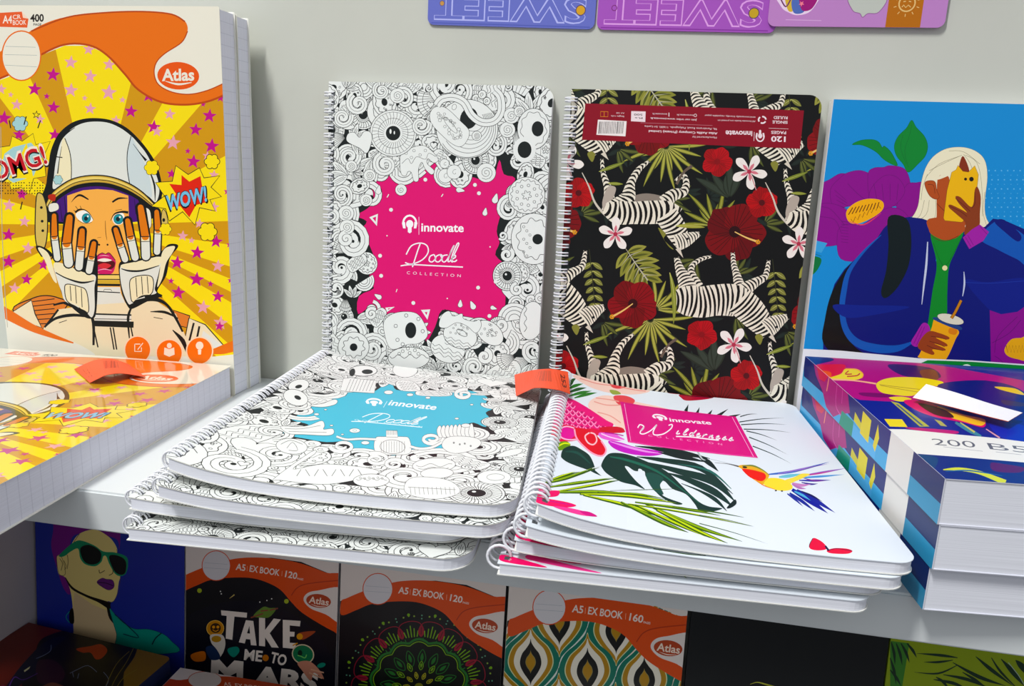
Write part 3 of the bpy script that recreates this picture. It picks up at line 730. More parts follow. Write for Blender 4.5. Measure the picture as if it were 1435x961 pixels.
def art_zebra(p):
    p.view(770, 110, 3.679)
    p.mm(); p.raw([[p.m(q) for q in ((0, 0), (180, 0), (180, 260), (0, 260))]], '#0b0e0e')
    p.view(770, 110, 3.679)
    T1, T2 = (945, 50), (-80, 892)
    offs = [(i, j) for j in (-1, 0, 1) for i in (-1, 0, 1)]
    O = [(T1[0]*i+T2[0]*j, T1[1]*i+T2[1]*j) for i, j in offs]
    O = [o for o in O]
    GR, GD, GL = '#a3a24a', '#4d5526', '#cfcd80'
    for X in O:
        R = random.Random(5)
        for k in range(10):
            x, y = X[0]+R.uniform(100, 1040), X[1]+R.uniform(480, 1300)
            fan_palm(p, x, y, R.uniform(0, 6), R.uniform(7, 9), 5, 90, 20, ('#1c2620', '#232f29', None), .2)
    for X in O:
        x, y = X
        fan_palm(p, x+520, y+1240, .05, 2.9, 13, 235, 20, ('#3f4520', GR, GL), .12)
        fan_palm(p, x+545, y+1190, -1.5, .2, 7, 190, 20, ('#3f4520', GR, GL), .2)
        fan_palm(p, x+850, y+760, -3.0, -.9, 8, 210, 24, ('#2f3618', '#8c8e38', GL), .16)
        fan_palm(p, x+930, y+620, -2.5, -1.2, 5, 200, 34, ('#2b3326', '#3a4438', None), .1)
        for fx, fy, a0, a1, n_, l_ in ((1040, 330, .2, 1.6, 5, 130), (350, 360, .3, 1.5, 4, 120), (690, 1130, -.6, .9, 5, 120), (160, 700, -1.2, .4, 5, 120), (760, 930, 1.6, 3.0, 5, 130), (960, 1010, -1.4, -.2, 4, 110), (620, 620, -.4, .7, 4, 120)):
            fan_palm(p, x+fx, y+fy, a0, a1, n_, l_, 22, ('#262c18', '#59602e', '#84884e'), .18)
        for k in range(6):   # fern
            yy = y+930+k*42
            for sd in (-1, 1): leaf(p, x+222+k*3, yy+20, .5 if sd > 0 else pi-.5, 62-k*3, 26, '#7f8142', GL, .1*sd)
        p.line([(x+205, y+880), (x+222, y+1040), (x+235, y+1180)], [3, 5, 3], '#3a3d22')
        monstera(p, x+450, y+962, 130)
    for X in O:
        x, y = X
        hibiscus(p, x+430, y+1160, 122, ('#8c0a18', '#78060f', '#560308', '#3a0206'), (x+322, y+1228), .4)
        hibiscus(p, x+955, y+790, 148, ('#7c0813', '#690510', '#4b0308', '#30020a'), (x+1075, y+842-0), .1)
        hibiscus(p, x+1095, y+640, 78, ('#b70d1c', '#a00a18', '#740610', '#5a0410'), None, .9)
        hibiscus(p, x+785, y+1320, 76, ('#b50e20', '#a30b1a', '#740610', '#8a1018'), None, .2)
    for X in O:
        zebra_one(p, X); zebra_two(p, (X[0], X[1]+772))
        leaf(p, X[0]+650, X[1]+760, -.05, 150, 22, GR, GL, .1); leaf(p, X[0]+255, X[1]+480, -.35, 140, 20, '#7f8a3a', GL, 0)
        leaf(p, X[0]+300, X[1]+540, .05, 80, 16, '#8c9440', GL, 0); leaf(p, X[0]+620, X[1]+1000, 1.3, 260, 26, '#8c9440', GL, .2)
    for X in O:
        plumeria(p, X[0]+1030, X[1]+480, 92, .15); plumeria(p, X[0]+340, X[1]+802, 88, -.3)
        p.line([(X[0]+1040, X[1]+500), (X[0]+1066, X[1]+575)], [7, 6, 4], '#cf9a9a')
    # the dark red information label, printed upside down
    red = '#8e0a28'
    q = [(185, 128), (1312, 165), (1292, 362), (168, 316)]
    p.poly(q, red)
    wh = '#eedfe2'
    def tx(s, xr, yr, xl, yl, h, bold=0.): p.text(s, (xr, yr), (xl, yl), h, wh, bold)
    tx('120', 1218, 300, 1143, 298, 28, .03); tx('PAGES', 1220, 272, 1143, 270, 16, .02)
    tx('RULED', 1228, 196, 1156, 194, 15, .02); tx('SINGLE', 1228, 219, 1150, 217, 15, .02)
    p.line([(1232, 260), (1130, 256)], 1.6, wh, False); p.line([(840, 242), (470, 228)], 1.6, '#c58a96', False)
    p.line([(1056, 276), (1054, 322)], 2.4, wh, False)
    bulb(p, lambda u, v: (1110-u*48, 325-v*60), 7, wh, red)
    tx('innovate', 1046, 272, 908, 269, 28, .028)
    for k in range(3):
        a = k*2*pi/3+.5; p.line([(1097+19*cos(a+t), 213+17*sin(a+t)) for t in (0, .5, 1, 1.5)], 8, wh, True)
    tx('All Innovate books are printed on', 1062, 217, 868, 212, 9); tx('environmentally friendly, recyclable paper', 1062, 196, 800, 186, 9)
    tx('Manufactured by', 862, 300, 736, 297, 10); tx('Atlas Axillia Company (Private) Limited', 866, 278, 512, 266, 12, .02)
    tx('96, Parakrama Road, Peliyagoda, 11600, Sri Lanka', 864, 256, 490, 242, 10)
    tx('Join our tribe: www.innovate.lk', 760, 210, 520, 200, 10, .01); tx('innovate.lk', 742, 186, 655, 183, 9); tx('innovate.lk', 606, 180, 530, 178, 9)
    p.line(circ(752, 190, 7, 10), 2.4, wh, False); p.line([(616, 176), (616, 196)], 4, wh, False)
    p.poly([(422, 168), (496, 170), (494, 224), (420, 220)], wh); p.text('500', (480, 182), (436, 181), 10, '#333333', .01); p.text('Rs', (480, 200), (440, 199), 9, '#333333')
    tx('Single rule', 386, 192, 318, 190, 8); tx('A4 120', 386, 175, 345, 174, 8)
    p.line([(264, 170), (302, 171), (301, 197), (263, 196)], 2.6, '#d9962e', False, True); p.line([(282, 172), (282, 195)], 2.6, '#d9962e', False)
    p.poly([(250, 212), (398, 220), (392, 298), (242, 290)], '#f0e9e6')
    R = random.Random(2); x = 258; L = []
    while x < 384:
        wd = R.choice((1.6, 3, 4.6)); L.append([(x, 222), (x-5, 284)]); x += wd+R.choice((2.2, 3.6, 5))
    for l in L: p.line(l, 2.6, '#171717', False)
    holes(p, p.h)
# ------------------------------------------------------------------ white tropical cover
def art_tropical(p):
    p.mm(); p.raw([[p.m(q) for q in ((0, 0), (180, 0), (180, 260), (0, 260))]], '#e3eaf1')
    p.view(730, 520, 4.003)
    G = ('#0f3a36', '#1b524a', '#0b2a2c'); PK, MG = '#e6116e', '#d20c86'
    # thin grey fronds on the right of the label
    for a, b in (((1225, 285), (1480, 262)), ((1235, 300), (1500, 300)), ((1250, 325), (1520, 345)), ((1265, 335), (1440, 390)), ((1280, 370), (1500, 470)), ((1230, 255), (1330, 240)), ((1300, 420), (1520, 520))):
        p.line([a, ((a[0]+b[0])/2, (a[1]+b[1])/2-6), b], [6, 4, 0], '#20403f')
    for a in ((925, 215, 940, 185), (985, 235, 1003, 200), (1050, 240, 1075, 215), (1100, 245, 1165, 210), (1170, 250, 1235, 240)):
        p.line([(a[0], a[1]+10), (a[2], a[3])], [22, 12, 0], '#17302f', False)
    p.lines([[(1010, 480), (1200, 525), (1290, 545)]], 1.5, '#8f9aa0')
    # red butterflies
    p.poly([(790, 95), (860, 92), (915, 105), (905, 128), (840, 125), (795, 112)], '#b70f3a', True); p.poly([(890, 130), (980, 125), (1060, 135), (1080, 148), (1020, 160), (930, 165), (900, 150)], '#b3103c', True)
    p.line([(790, 95), (850, 108), (915, 108)], 4, '#3b0a22'); p.line([(890, 130), (960, 140), (1078, 148)], 4, '#3b0a22')
    # green fern leaves top left
    for i, (x0, y0, x1, y1) in enumerate(((270, 70, 310, 40), (262, 100, 350, 70), (265, 120, 370, 92), (270, 140, 400, 110), (265, 90, 300, 50), (300, 150, 430, 120))):
        p.line([(x0, y0), ((x0+x1)/2, (y0+y1)/2-4), (x1, y1)], [6, 18, 0], '#2e7d2c' if i % 2 else '#1c5a2a')
    # pale peach flowers
    p.poly([(290, 25), (380, 25), (480, 45), (600, 60), (700, 95), (720, 115), (640, 130), (520, 125), (430, 105), (360, 75)], '#f0cfc4', True)
    p.poly([(500, 68), (560, 62), (600, 80), (560, 98), (515, 92)], '#d8404a', True); p.lines([[(330, 40), (430, 70), (510, 80)], [(380, 30), (480, 55), (560, 66)], [(560, 90), (640, 105), (700, 112)]], 5, '#e08f86')
    p.poly([(395, 160), (470, 135), (560, 150), (640, 170), (800, 205), (840, 225), (760, 260), (700, 330), (560, 320), (520, 300), (440, 250), (380, 205)], '#f2d2c6', True)
    p.poly([(520, 140), (590, 138), (640, 165), (600, 200), (545, 185)], '#e0505a', True); p.lines([[(410, 170), (480, 190), (560, 190)], [(430, 230), (500, 250), (560, 290)], [(420, 150), (500, 160), (550, 170)]], 6, '#e6a398')
    p.poly([(498, 105), (540, 110), (560, 128), (515, 130)], '#9aa84a', True)
    # magenta bud built of petals, fading to red petals
    p.poly([(205, 150), (280, 155), (350, 190), (420, 235), (480, 275), (520, 300), (470, 330), (330, 325), (230, 315), (170, 330)], '#e5177f', True)
    R = random.Random(8)
    for r in range(9):
        for k in range(10):
            x = 205+k*34+(r % 2)*17; y = 168+r*20+k*7
            if x < 225+ r*36+60 and y < 330: p.line([(x-14, y-9), (x-4, y+4), (x+6, y+5), (x+15, y-7)], 5.5, '#f49ac6')
            if x < 225+ r*36+60 and y < 325: p.ell(x, y-6, 7, 5, '#b80f6e')
    p.poly([(165, 330), (230, 300), (300, 310), (330, 330), (400, 320), (480, 340), (570, 330), (575, 345), (470, 352), (300, 390), (200, 390)], '#dd1250', True)
    p.poly([(440, 318), (520, 310), (572, 320), (572, 342), (470, 345)], '#cf0f3a', True)
    p.poly([(205, 330), (250, 315), (300, 330), (310, 350), (270, 385), (225, 370)], '#e01d9a', True); p.line([(205, 330), (225, 370), (270, 385), (330, 380)], 8, '#f6b8d8'); p.line([(210, 325), (255, 310), (300, 320)], 7, '#f6b8d8')
    p.poly([(300, 325), (345, 320), (400, 340), (460, 400), (480, 440), (455, 475), (400, 460), (340, 410), (310, 370)], '#dc0f35', True); p.line([(300, 325), (310, 370), (340, 410), (400, 460), (455, 475), (478, 440), (450, 390)], 9, '#f3a6c0')
    p.line([(385, 345), (360, 365), (375, 400), (405, 412), (425, 390), (415, 355), (390, 345)], 8, '#f7c4cc')
    p.poly([(440, 345), (520, 350), (560, 370), (580, 385), (520, 392), (450, 375)], '#e46ad2', True); p.line([(450, 350), (500, 370), (575, 388)], 6, '#f8d6f2'); p.line([(470, 345), (530, 352), (575, 362)], 6, '#b11a98')
    p.poly([(490, 392), (560, 400), (640, 425), (760, 445), (800, 462), (720, 476), (600, 462), (520, 432)], '#c428c0', True); p.line([(500, 395), (600, 425), (700, 450), (790, 462)], [4, 12, 10, 2], '#e79be6')
    # dark leaves
    p.poly([(190, 440), (200, 405), (250, 393), (278, 410), (262, 435), (215, 445)], '#6f9a12', True); p.line([(196, 430), (240, 405), (275, 408)], 8, '#d8ea2a'); p.line([(170, 470), (200, 440)], 10, '#14302e')
    p.poly([(225, 470), (240, 435), (290, 418), (340, 440), (390, 480), (415, 560), (350, 545), (270, 515), (232, 490)], G[0], True)
    p.line([(250, 450), (320, 460), (390, 520)], [6, 14, 4], G[1]); p.line([(330, 505), (400, 555), (452, 588)], [20, 18, 0], '#123a37')
    p.line([(400, 545), (450, 530), (470, 510)], 5, '#d9dfe2')
    p.poly([(452, 520), (490, 465), (560, 460), (640, 480), (690, 500), (780, 540), (840, 580), (900, 640), (960, 700), (1010, 740), (1060, 760), (1130, 770), (1060, 790), (1000, 780), (975, 745), (925, 690), (850, 660), (800, 615), (760, 640), (800, 700), (905, 742), (860, 745), (780, 700), (730, 640), (700, 590), (690, 560), (640, 560), (600, 535), (585, 540), (640, 610), (695, 662), (640, 640), (560, 620), (490, 580), (460, 550)], G[0], True)
    p.poly([(590, 535), (625, 560), (655, 590), (690, 585), (680, 555), (660, 548), (650, 570)], '#e3eaf1', True)
    p.poly([(700, 580), (740, 570), (800, 600), (780, 640), (800, 690), (760, 680), (725, 640)], G[1], True)
    p.line([(500, 480), (600, 500), (760, 560), (900, 660), (1000, 740)], [6, 14, 12, 6, 3], '#1e6a58')
    for (a, b, c, d, w) in (((650, 480), (800, 500), (1010, 545), (1190, 690), 40), ((700, 510), (880, 560), (1080, 620), (1205, 735), 50), ((820, 570), (940, 610), (1090, 680), (1190, 762), 46), ((900, 630), (1000, 670), (1090, 720), (1155, 785), 22)):
        p.line([a, b, c, d], [4, w*.45, w, w*.75, 2] if w > 30 else [3, w*.5, w, 2], G[0])
    p.poly([(1155, 765), (1200, 720), (1208, 745), (1175, 768)], G[2], True)
    p.line([(880, 520), (1060, 560), (1180, 660)], [2, 12, 3], '#2c6f66')
    for (a, b, c, w) in (((640, 420), (740, 430), (842, 436), 14), ((690, 425), (880, 455), (1060, 490), 34), ((980, 470), (1050, 510), (1108, 562), 28), ((770, 455), (900, 480), (1040, 510), 26)):
        p.line([a, b, c], [3, w, 2], G[2])
    p.line([(990, 450), (1015, 490), (1035, 500)], [10, 8, 3], '#b9c3c6')
    # yellow-green blades across the front
    Y1, Y2, Y3 = '#8fae14', '#3c6112', '#c5d92f'
    B = [((120, 630), (250, 600), (440, 540), 24), ((160, 612), (240, 585), (330, 565), 16), ((160, 650), (330, 625), (540, 600), 20), ((200, 675), (400, 640), (560, 610), 18),
         ((190, 680), (460, 680), (830, 725), 26), ((330, 690), (600, 700), (900, 745), 22), ((430, 680), (650, 690), (800, 715), 16), ((350, 695), (620, 760), (880, 850), 24),
         ((560, 735), (800, 850), (940, 905), 26), ((640, 750), (860, 850), (1060, 935), 24), ((700, 745), (980, 870), (1240, 955), 26), ((760, 780), (1000, 900), (1160, 965), 24),
         ((640, 735), (900, 770), (1120, 810), 18), ((600, 745), (900, 790), (1300, 870), 12), ((850, 760), (1080, 790), (1250, 820), 8), ((500, 670), (700, 665), (880, 660), 4)]
    for i, (a, b, c, w) in enumerate(B):
        p.line([a, b, c], [w*.4, w, w*.8, 1], Y2)
        if w > 9: p.line([(a[0]+6, a[1]-2), (b[0], b[1]-3), (c[0]-20, c[1]-4)], [w*.2, w*.52, w*.3, 0], Y3 if i % 2 else Y1)
    # pink petals at the corner
    p.poly([(75, 660), (120, 655), (160, 668), (215, 672), (205, 700), (150, 705), (80, 695)], PK, True); p.line([(90, 670), (140, 680), (150, 695)], 8, '#f6b3d6')
    p.poly([(72, 700), (150, 715), (260, 735), (310, 755), (240, 765), (130, 750), (74, 728)], '#ee1c6c', True); p.line([(75, 712), (160, 728), (290, 752)], 6, MG)
    p.poly([(180, 758), (260, 765), (350, 785), (425, 812), (350, 810), (250, 785)], '#f04a9a', True); p.poly([(330, 785), (385, 790), (428, 815), (370, 810)], '#d00e86', True)
    # label
    bg = '#d80c86'
    q = [(556, 170), (1205, 255), (1330, 487), (600, 398)]; p.poly(q, bg)
    p.line([(574, 180), (1198, 262)], 2.5, '#c20a74', False); p.line([(580, 182), (616, 392)], 3, '#f6b2da', False); p.line([(1185, 258), (1305, 480)], 3, '#f6b2da', False); p.line([(604, 394), (1318, 482)], 3, '#ee60b4', False)
    f = lambda u, v: (728+u*88+v*14, 238+v*34+u*12)
    bulb(p, f, 8, '#fdeef6', bg)
    p.text('innovate', (836, 282), (1070, 300), 22, '#fdeef6', .02, up=(-.35, -1))
    W = [[(655, 318), (668, 300), (690, 312), (675, 335)], [(690, 312), (668, 345), (690, 352), (730, 332), (762, 300)], [(762, 300), (742, 340), (752, 358), (800, 352), (842, 322), (848, 300), (828, 304)], [(870, 366), (960, 370), (1040, 380), (1110, 388)]]
    CUR = dict(i=[[(.25, .35), (.0, .95), (.35, .95), (.6, .8)]], l=[[(.0, .85), (.75, .0), (.5, -.1), (.05, .8), (.3, 1), (.7, .8)]], d=[[(.6, .45), (.15, .5), (.0, .9), (.3, 1), (.6, .6), (1.05, -.15)], [(.75, .3), (.5, .9), (.85, .9)]],
               e=[[(.0, .8), (.5, .6), (.45, .38), (.15, .6), (.15, .95), (.45, 1), (.85, .75)]], r=[[(.0, 1), (.25, .4), (.2, .65), (.55, .4), (.75, .5)]], n=[[(.0, 1), (.2, .42), (.15, .75), (.55, .4), (.5, .95), (.85, .85)]], s=[[(.0, .95), (.5, .35), (.5, .65), (.6, .9), (.3, 1), (.1, .9)], [(.5, .95), (.9, .8)]])
    for n_, ch in enumerate('ilderness'):
        bx, by = 872+n_*36.5, 322+n_*4.6
        for stt in CUR[ch]: W.append([(bx+u*31+(1-v)*7, by+v*30+u*4) for u, v in stt])
    p.lines(W, 6.5, '#fdeef6')
    p.text('COLLECTION', (716, 366), (1130, 416), 11, '#f3a2cf', 0, up=(-.3, -1), space=2.2)
    # hummingbird, crop (1020,620) scale 6.005
    p.view(1020, 620, 6.005)
    for a, b, c, w, col in (((340, 268), (560, 240), (860, 160), 26, '#3a6fc4'), ((420, 265), (620, 222), (862, 175), 16, '#9a79c8'), ((560, 250), (700, 210), (850, 165), 8, '#5a4a9c'),
                            ((600, 285), (800, 250), (1000, 215), 22, '#9a6cc0'), ((640, 275), (760, 262), (900, 235), 12, '#c43a92'), ((560, 300), (780, 285), (985, 268), 20, '#4f9ad8'),
                            ((430, 290), (520, 280), (640, 262), 34, '#78c4d4'), ((600, 318), (740, 320), (870, 315), 22, '#3a3fa8'), ((640, 300), (740, 322), (840, 318), 12, '#8a3f9c'), ((620, 335), (700, 350), (760, 345), 18, '#3a2f92'),
                            ((540, 340), (620, 360), (700, 350), 30, '#c98ac0'), ((540, 350), (600, 380), (660, 388), 24, '#b77ab8')):
        p.line([a, b, c], [w*.4, w, w*.7, 0], col)
    p.poly([(480, 318), (560, 290), (620, 262), (690, 265), (640, 295), (560, 330), (520, 345)], '#f1dc5a', True)
    for a, c, w, col in (((500, 430), (635, 540), 20, '#27349c'), ((520, 425), (735, 580), 30, '#1b2f9a'), ((540, 395), (845, 598), 52, '#12209a'), ((580, 400), (905, 592), 40, '#1a2a9c'), ((560, 410), (700, 490), 22, '#5ab0d8'), ((620, 410), (800, 500), 18, '#10185e')):
        p.line([a, ((a[0]+c[0])/2, (a[1]+c[1])/2-6), c], [w*.5, w, w*.8, 0], col)
    p.poly([(300, 330), (340, 300), (420, 300), (500, 325), (545, 370), (520, 400), (440, 405), (360, 385), (300, 350)], '#f2dd4e', True)
    p.poly([(85, 200), (120, 188), (200, 192), (280, 220), (340, 262), (345, 290), (310, 330), (290, 355), (230, 320), (160, 270), (120, 225)], '#e8b23c', True)
    p.poly([(120, 222), (180, 225), (250, 240), (310, 262), (318, 300), (280, 325), (200, 300), (150, 262)], '#e8281e', True)
    p.line([(120, 196), (210, 195), (300, 235), (345, 275)], [6, 14, 8, 2], '#7d8b3a'); p.line([(230, 310), (300, 360), (400, 395)], [4, 8, 3], '#e98b3a')
    p.ell(143, 208, 20, 8, '#16161a', .1); p.line([(-110, 170), (0, 180), (90, 202)], [2, 4, 10], '#4a4440'); p.ell(404, 404, 9, 6, '#2b2340'); p.ell(455, 408, 9, 6, '#2b2340')
    # red butterfly at the corner
    p.poly([(715, 805), (770, 820), (815, 855), (832, 890), (800, 905), (730, 905), (685, 880)], '#e21248', True); p.poly([(835, 905), (900, 888), (1000, 892), (1048, 912), (1010, 935), (900, 935), (845, 925)], '#e21248', True)
    p.line([(715, 805), (690, 850), (685, 880)], 5, '#2c1a3a'); p.line([(820, 870), (850, 910)], 16, '#1d1d45'); p.line([(850, 905), (920, 892), (1048, 912)], 4, '#2c1a3a')
    p.view(980, 510, 2.597)
    for a, b in (((0, 550), (200, 592)), ((0, 580), (250, 655))): p.line([a, ((a[0]+b[0])/2, (a[1]+b[1])/2-4), b], [3, 2, 0], '#5a7352')
    holes(p, p.h)
def art_tropical_under(p):
    p.mm(); R = random.Random(int(p.dz(0, 0)*1e6) % 97)
    p.raw([[p.m(q) for q in ((0, 0), (180, 0), (180, 260), (0, 260))]], '#e3eaf1')
    # the same print as the top one, only its front edge can be seen
    p.poly([(2, 44), (14, 40), (22, 32), (12, 30), (2, 34)], '#e6116e', True); p.poly([(1, 30), (18, 22), (30, 14), (40, 8), (28, 9), (10, 16), (1, 20)], '#ee1c6c', True)
    p.poly([(16, 12), (34, 6), (50, 1), (36, 2), (14, 7)], '#f04a9a', True); p.poly([(1, 9), (12, 6), (24, 1), (10, 1), (1, 3)], '#e6116e', True)
    for a, b in (((30, 40), (110, 6)), ((36, 44), (130, 8)), ((50, 40), (120, 20)), ((70, 30), (90, 4))):
        p.line([a, ((a[0]+b[0])/2, (a[1]+b[1])/2+3), b], [1, 4, 0], '#3c6112'); p.line([a, ((a[0]+b[0])/2, (a[1]+b[1])/2+3.5), b], [.4, 1.8, 0], '#c5d92f')
    holes(p, p.h)
def art_tropical_plain(p):
    fill(p, '#e3eaf1'); p.line([(60, 3), (75, 2), (84, 3)], .8, '#3c6112'); holes(p, p.h)
# ------------------------------------------------------------------ pop art astronaut cover
STORE = {}
def cloud(p, x, y, r, col, ol=INK, w=2.2, sq=1.):
    P = [(x+cos(i*pi/3)*r*.58, y+sin(i*pi/3)*r*.58*sq) for i in range(6)]
    for a in P: p.ell(a[0], a[1], r*.44, r*.44*sq, ol, 0, 14)
    p.ell(x, y, r*.62, r*.62*sq, col, 0, 12)
    for a in P: p.ell(a[0], a[1], r*.44-w, (r*.44-w)*sq, col, 0, 14)
def band_small(p, brand=True): pass
def art_astronaut(p):
    OR, OD, CR = '#e37812', '#b9510a', '#e9e6d8'
    Y1, Y2, PK, LP = '#f2dc0e', '#cf9c0c', '#c0178c', '#e4a8b4'
    SK, SD, PU = '#f0b45e', '#d9801e', '#4a1a7c'
    GW, CW = '#dfe3dd', '#ece5c4'
    p.mm(); p.raw([[p.m(q) for q in ((0, 0), (215, 0), (215, 300), (0, 300))]], CR)
    p.view(0, 0, 3.203)
    # picture window with rays out of the face
    win = [(-60, 380), (40, 345), (180, 250), (290, 205), (400, 205), (480, 245), (560, 330), (620, 400), (720, 455), (830, 468), (940, 445), (1000, 430), (1062, 1520), (1055, 1590), (960, 1600), (840, 1590), (420, 1590), (250, 1530), (40, 1400), (-60, 1380)]
    p.poly(win, Y2)
    cx, cy = 430, 1010
    rays = [(-.225, .242), (.50, .717), (1.08, 1.54), (1.716, 1.87), (1.95, 2.03), (2.09, 2.21), (2.30, 2.40), (-.646, -.42), (-1.12, -.90), (-1.56, -1.30), (-1.90, -1.73), (-2.15, -2.02), (-2.36, -2.24)]
    polys = []
    V = [Vector((q[0], q[1], 0)) for q in win]; tri = tessellate_polygon([V])
    for a, b in rays:
        # clockwise from up in the picture
        for t in tri:
            q = [win[i] for i in t]
            ar = sum(q[i][0]*q[(i+1) % 3][1]-q[(i+1) % 3][0]*q[i][1] for i in range(3))
            if ar < 0: q = q[::-1]
            for ang, s in ((a, 1), (b, -1)):
                nx, ny = cos(ang)*s, sin(ang)*s   # direction (sin,-cos); left/right half planes
                q = clip_half(q, -nx, -ny, -(nx*cx+ny*cy))
                if len(q) < 3: break
            if len(q) > 2:
                q = clip_half(q, -(sin((a+b)/2)), cos((a+b)/2), -(sin((a+b)/2)*cx-cos((a+b)/2)*cy))
                if len(q) > 2: polys.append([p.m(k) for k in q])
    p.raw(polys, Y1)
    for x, y, r, c in ((238, 335, 34, PK), (240, 482, 32, PK), (155, 400, 34, PK), (210, 432, 16, PK), (18, 530, 36, PK), (85, 605, 30, PK), (245, 605, 30, PK), (318, 280, 32, LP), (405, 342, 32, LP), (490, 290, 30, LP), (318, 405, 34, LP),
                    (488, 415, 38, LP), (405, 488, 28, LP), (398, 222, 28, LP), (380, 440, 14, LP), (550, 448, 16, LP), (520, 540, 24, LP), (588, 500, 32, PK), (668, 430, 32, PK), (690, 570, 34, PK), (705, 590, 26, LP), (762, 512, 28, LP), (777, 640, 36, LP),
                    (940, 520, 34, PK), (878, 582, 32, PK), (950, 655, 36, PK), (868, 725, 34, PK), (843, 678, 15, PK), (770, 780, 24, PK), (912, 468, 14, PK), (990, 440, 20, PK), (75, 470, 28, LP), (48, 425, 14, LP), (180, 535, 24, LP), (100, 875, 24, PK), (40, 920, 28, LP), (5, 400, 26, LP),
                    (930, 700, 22, LP), (1020, 860, 18, PK), (960, 785, 24, LP)):
        p.star(x, y, r, c, .1)
    for x, y, r, c in ((38, 285, 32, PK), (125, 345, 30, LP), (38, 405, 34, PK), (120, 485, 28, PK), (65, 525, 28, LP), (195, 420, 28, PK), (40, 155, 28, LP), (110, 225, 28, LP), (95, 100, 24, PK), (885, 365, 34, PK), (795, 410, 34, PK), (882, 485, 36, PK), (978, 425, 30, LP), (800, 545, 34, PK),
                    (768, 492, 16, PK), (945, 505, 16, PK), (978, 562, 30, PK), (912, 610, 34, LP), (990, 680, 34, LP), (1035, 490, 16, PK), (970, 315, 32, PK), (860, 310, 16, LP), (895, 235, 24, LP), (960, 160, 26, LP), (1030, 330, 16, PK), (985, 695, 24, PK), (820, 290, 26, LP)):
        p.star(x, y+768.7, r, c, .1)
    # orange ribbon
    p.poly([(-60, 258), (0, 232), (60, 190), (180, 115), (300, 75), (470, 55), (640, 50), (770, 62), (830, 95), (842, 140), (815, 190), (740, 240), (700, 280), (690, 330), (710, 380), (770, 415), (850, 425), (930, 408), (1000, 378), (1010, 425),
            (930, 455), (830, 468), (720, 455), (620, 400), (560, 330), (480, 245), (400, 200), (290, 200), (180, 248), (90, 310), (0, 352), (-60, 375)], OR, True)
    p.line([(-60, 375), (0, 352), (90, 310), (180, 248), (290, 200), (400, 203), (480, 247), (560, 332), (620, 402), (720, 457), (830, 470), (930, 456), (1008, 426)], 9, OD)
    p.line([(140, 140), (300, 78), (470, 57), (640, 52), (770, 64), (830, 97)], 7, OD); p.line([(842, 140), (815, 190), (740, 240), (702, 280), (692, 330), (712, 380), (772, 413), (850, 423), (930, 406), (1000, 376)], 5, OD)
    p.ell(96, 250, 84, 108, CR, 0, 36, OR, 6); p.lines([[(25, 208), (160, 212)], [(22, 245), (166, 248)], [(22, 292), (165, 300)]], 1.6, '#9aa6a6', False)
    p.poly([(-10, 58), (98, 52), (128, 84), (122, 124), (-10, 120)], '#e2673a'); p.poly([(98, 52), (103, 80), (128, 84)], '#f6d9c4'); p.text('A4', (12, 104), (54, 104), 36, '#f6e6da', .02); p.text('CR', (58, 86), (94, 84), 20, '#f6e6da', .01); p.text('BOOK', (58, 112), (118, 110), 22, '#f6e6da', .01)
    p.text('400', (136, 97), (197, 96), 34, '#2a2420', .03); p.text('PAGE', (150, 115), (186, 115), 11, '#3a342e', .02)
    p.ell(800, 340, 94, 62, '#e2601c', .05, 34, CR, 8); p.text('Atlas', (727, 362), (872, 360), 54, CR, .03); p.line([(742, 364), (800, 378), (860, 370)], [2, 9, 3], CR)
    # OMG burst
    p.shape([(-40, 690), (0, 662), (45, 655), (55, 612), (100, 635), (148, 600), (160, 650), (225, 635), (195, 700), (205, 790), (150, 800), (130, 870), (95, 838), (50, 850), (40, 800), (-40, 830)], Y1, INK, 3, False)
    p.poly([(20, 690), (60, 660), (140, 640), (190, 700), (150, 790), (60, 820), (0, 780)], '#a9d0d2', False); p.poly([(40, 800), (120, 640), (150, 800)], Y1, False)
    p.dots([(x, y) for x in range(0, 200, 12) for y in range(820, 880, 12) if (x+y) % 5], 3, INK)
    p.text('OMG!', (-28, 822), (222, 738), 96, INK, .06); p.text('OMG!', (-30, 816), (220, 732), 96, '#f0e4d8', .05); p.text('OMG!', (-24, 810), (214, 730), 84, '#c01f2c', .02)
    cloud(p, 90, 555, 36, '#a9d0d2'); p.lines([[(42, 540), (48, 575)], [(118, 522), (108, 560)], [(182, 540), (170, 575)], [(100, 905), (92, 940)]], 5, INK, False); p.star(163, 515, 20, INK, .1); p.star(163, 515, 13, Y1, .1)
    # ------------- figure; helmet on crop (50,150) scale 6.005
    p.view(50, 150, 6.005)
    p.poly([(60, 960), (90, 640), (110, 480), (130, 360), (190, 230), (290, 140), (400, 100), (520, 93), (640, 112), (760, 170), (860, 260), (950, 370), (1020, 490), (1060, 640), (1060, 760), (1000, 860), (900, 960)], INK, True)
    p.poly([(230, 255), (270, 210), (340, 160), (420, 130), (520, 122), (620, 135), (720, 180), (800, 240), (850, 290), (930, 390), (990, 510), (1030, 620), (1040, 720), (1010, 800), (960, 760), (880, 700), (780, 640), (640, 595), (480, 578), (340, 595), (240, 635), (150, 690), (148, 600), (160, 500), (190, 340)], GW, True)
    p.poly([(228, 262), (215, 330), (185, 520), (170, 640), (240, 625), (300, 600), (298, 460), (275, 350), (245, 265)], CW, True)
    p.poly([(800, 250), (775, 370), (770, 500), (788, 630), (880, 690), (975, 760), (960, 600), (900, 430), (840, 310)], '#ccd9dc', True)
    p.line([(245, 262), (285, 370), (300, 480), (300, 605)], 7, INK); p.line([(803, 245), (772, 380), (772, 520), (790, 640)], 7, INK)
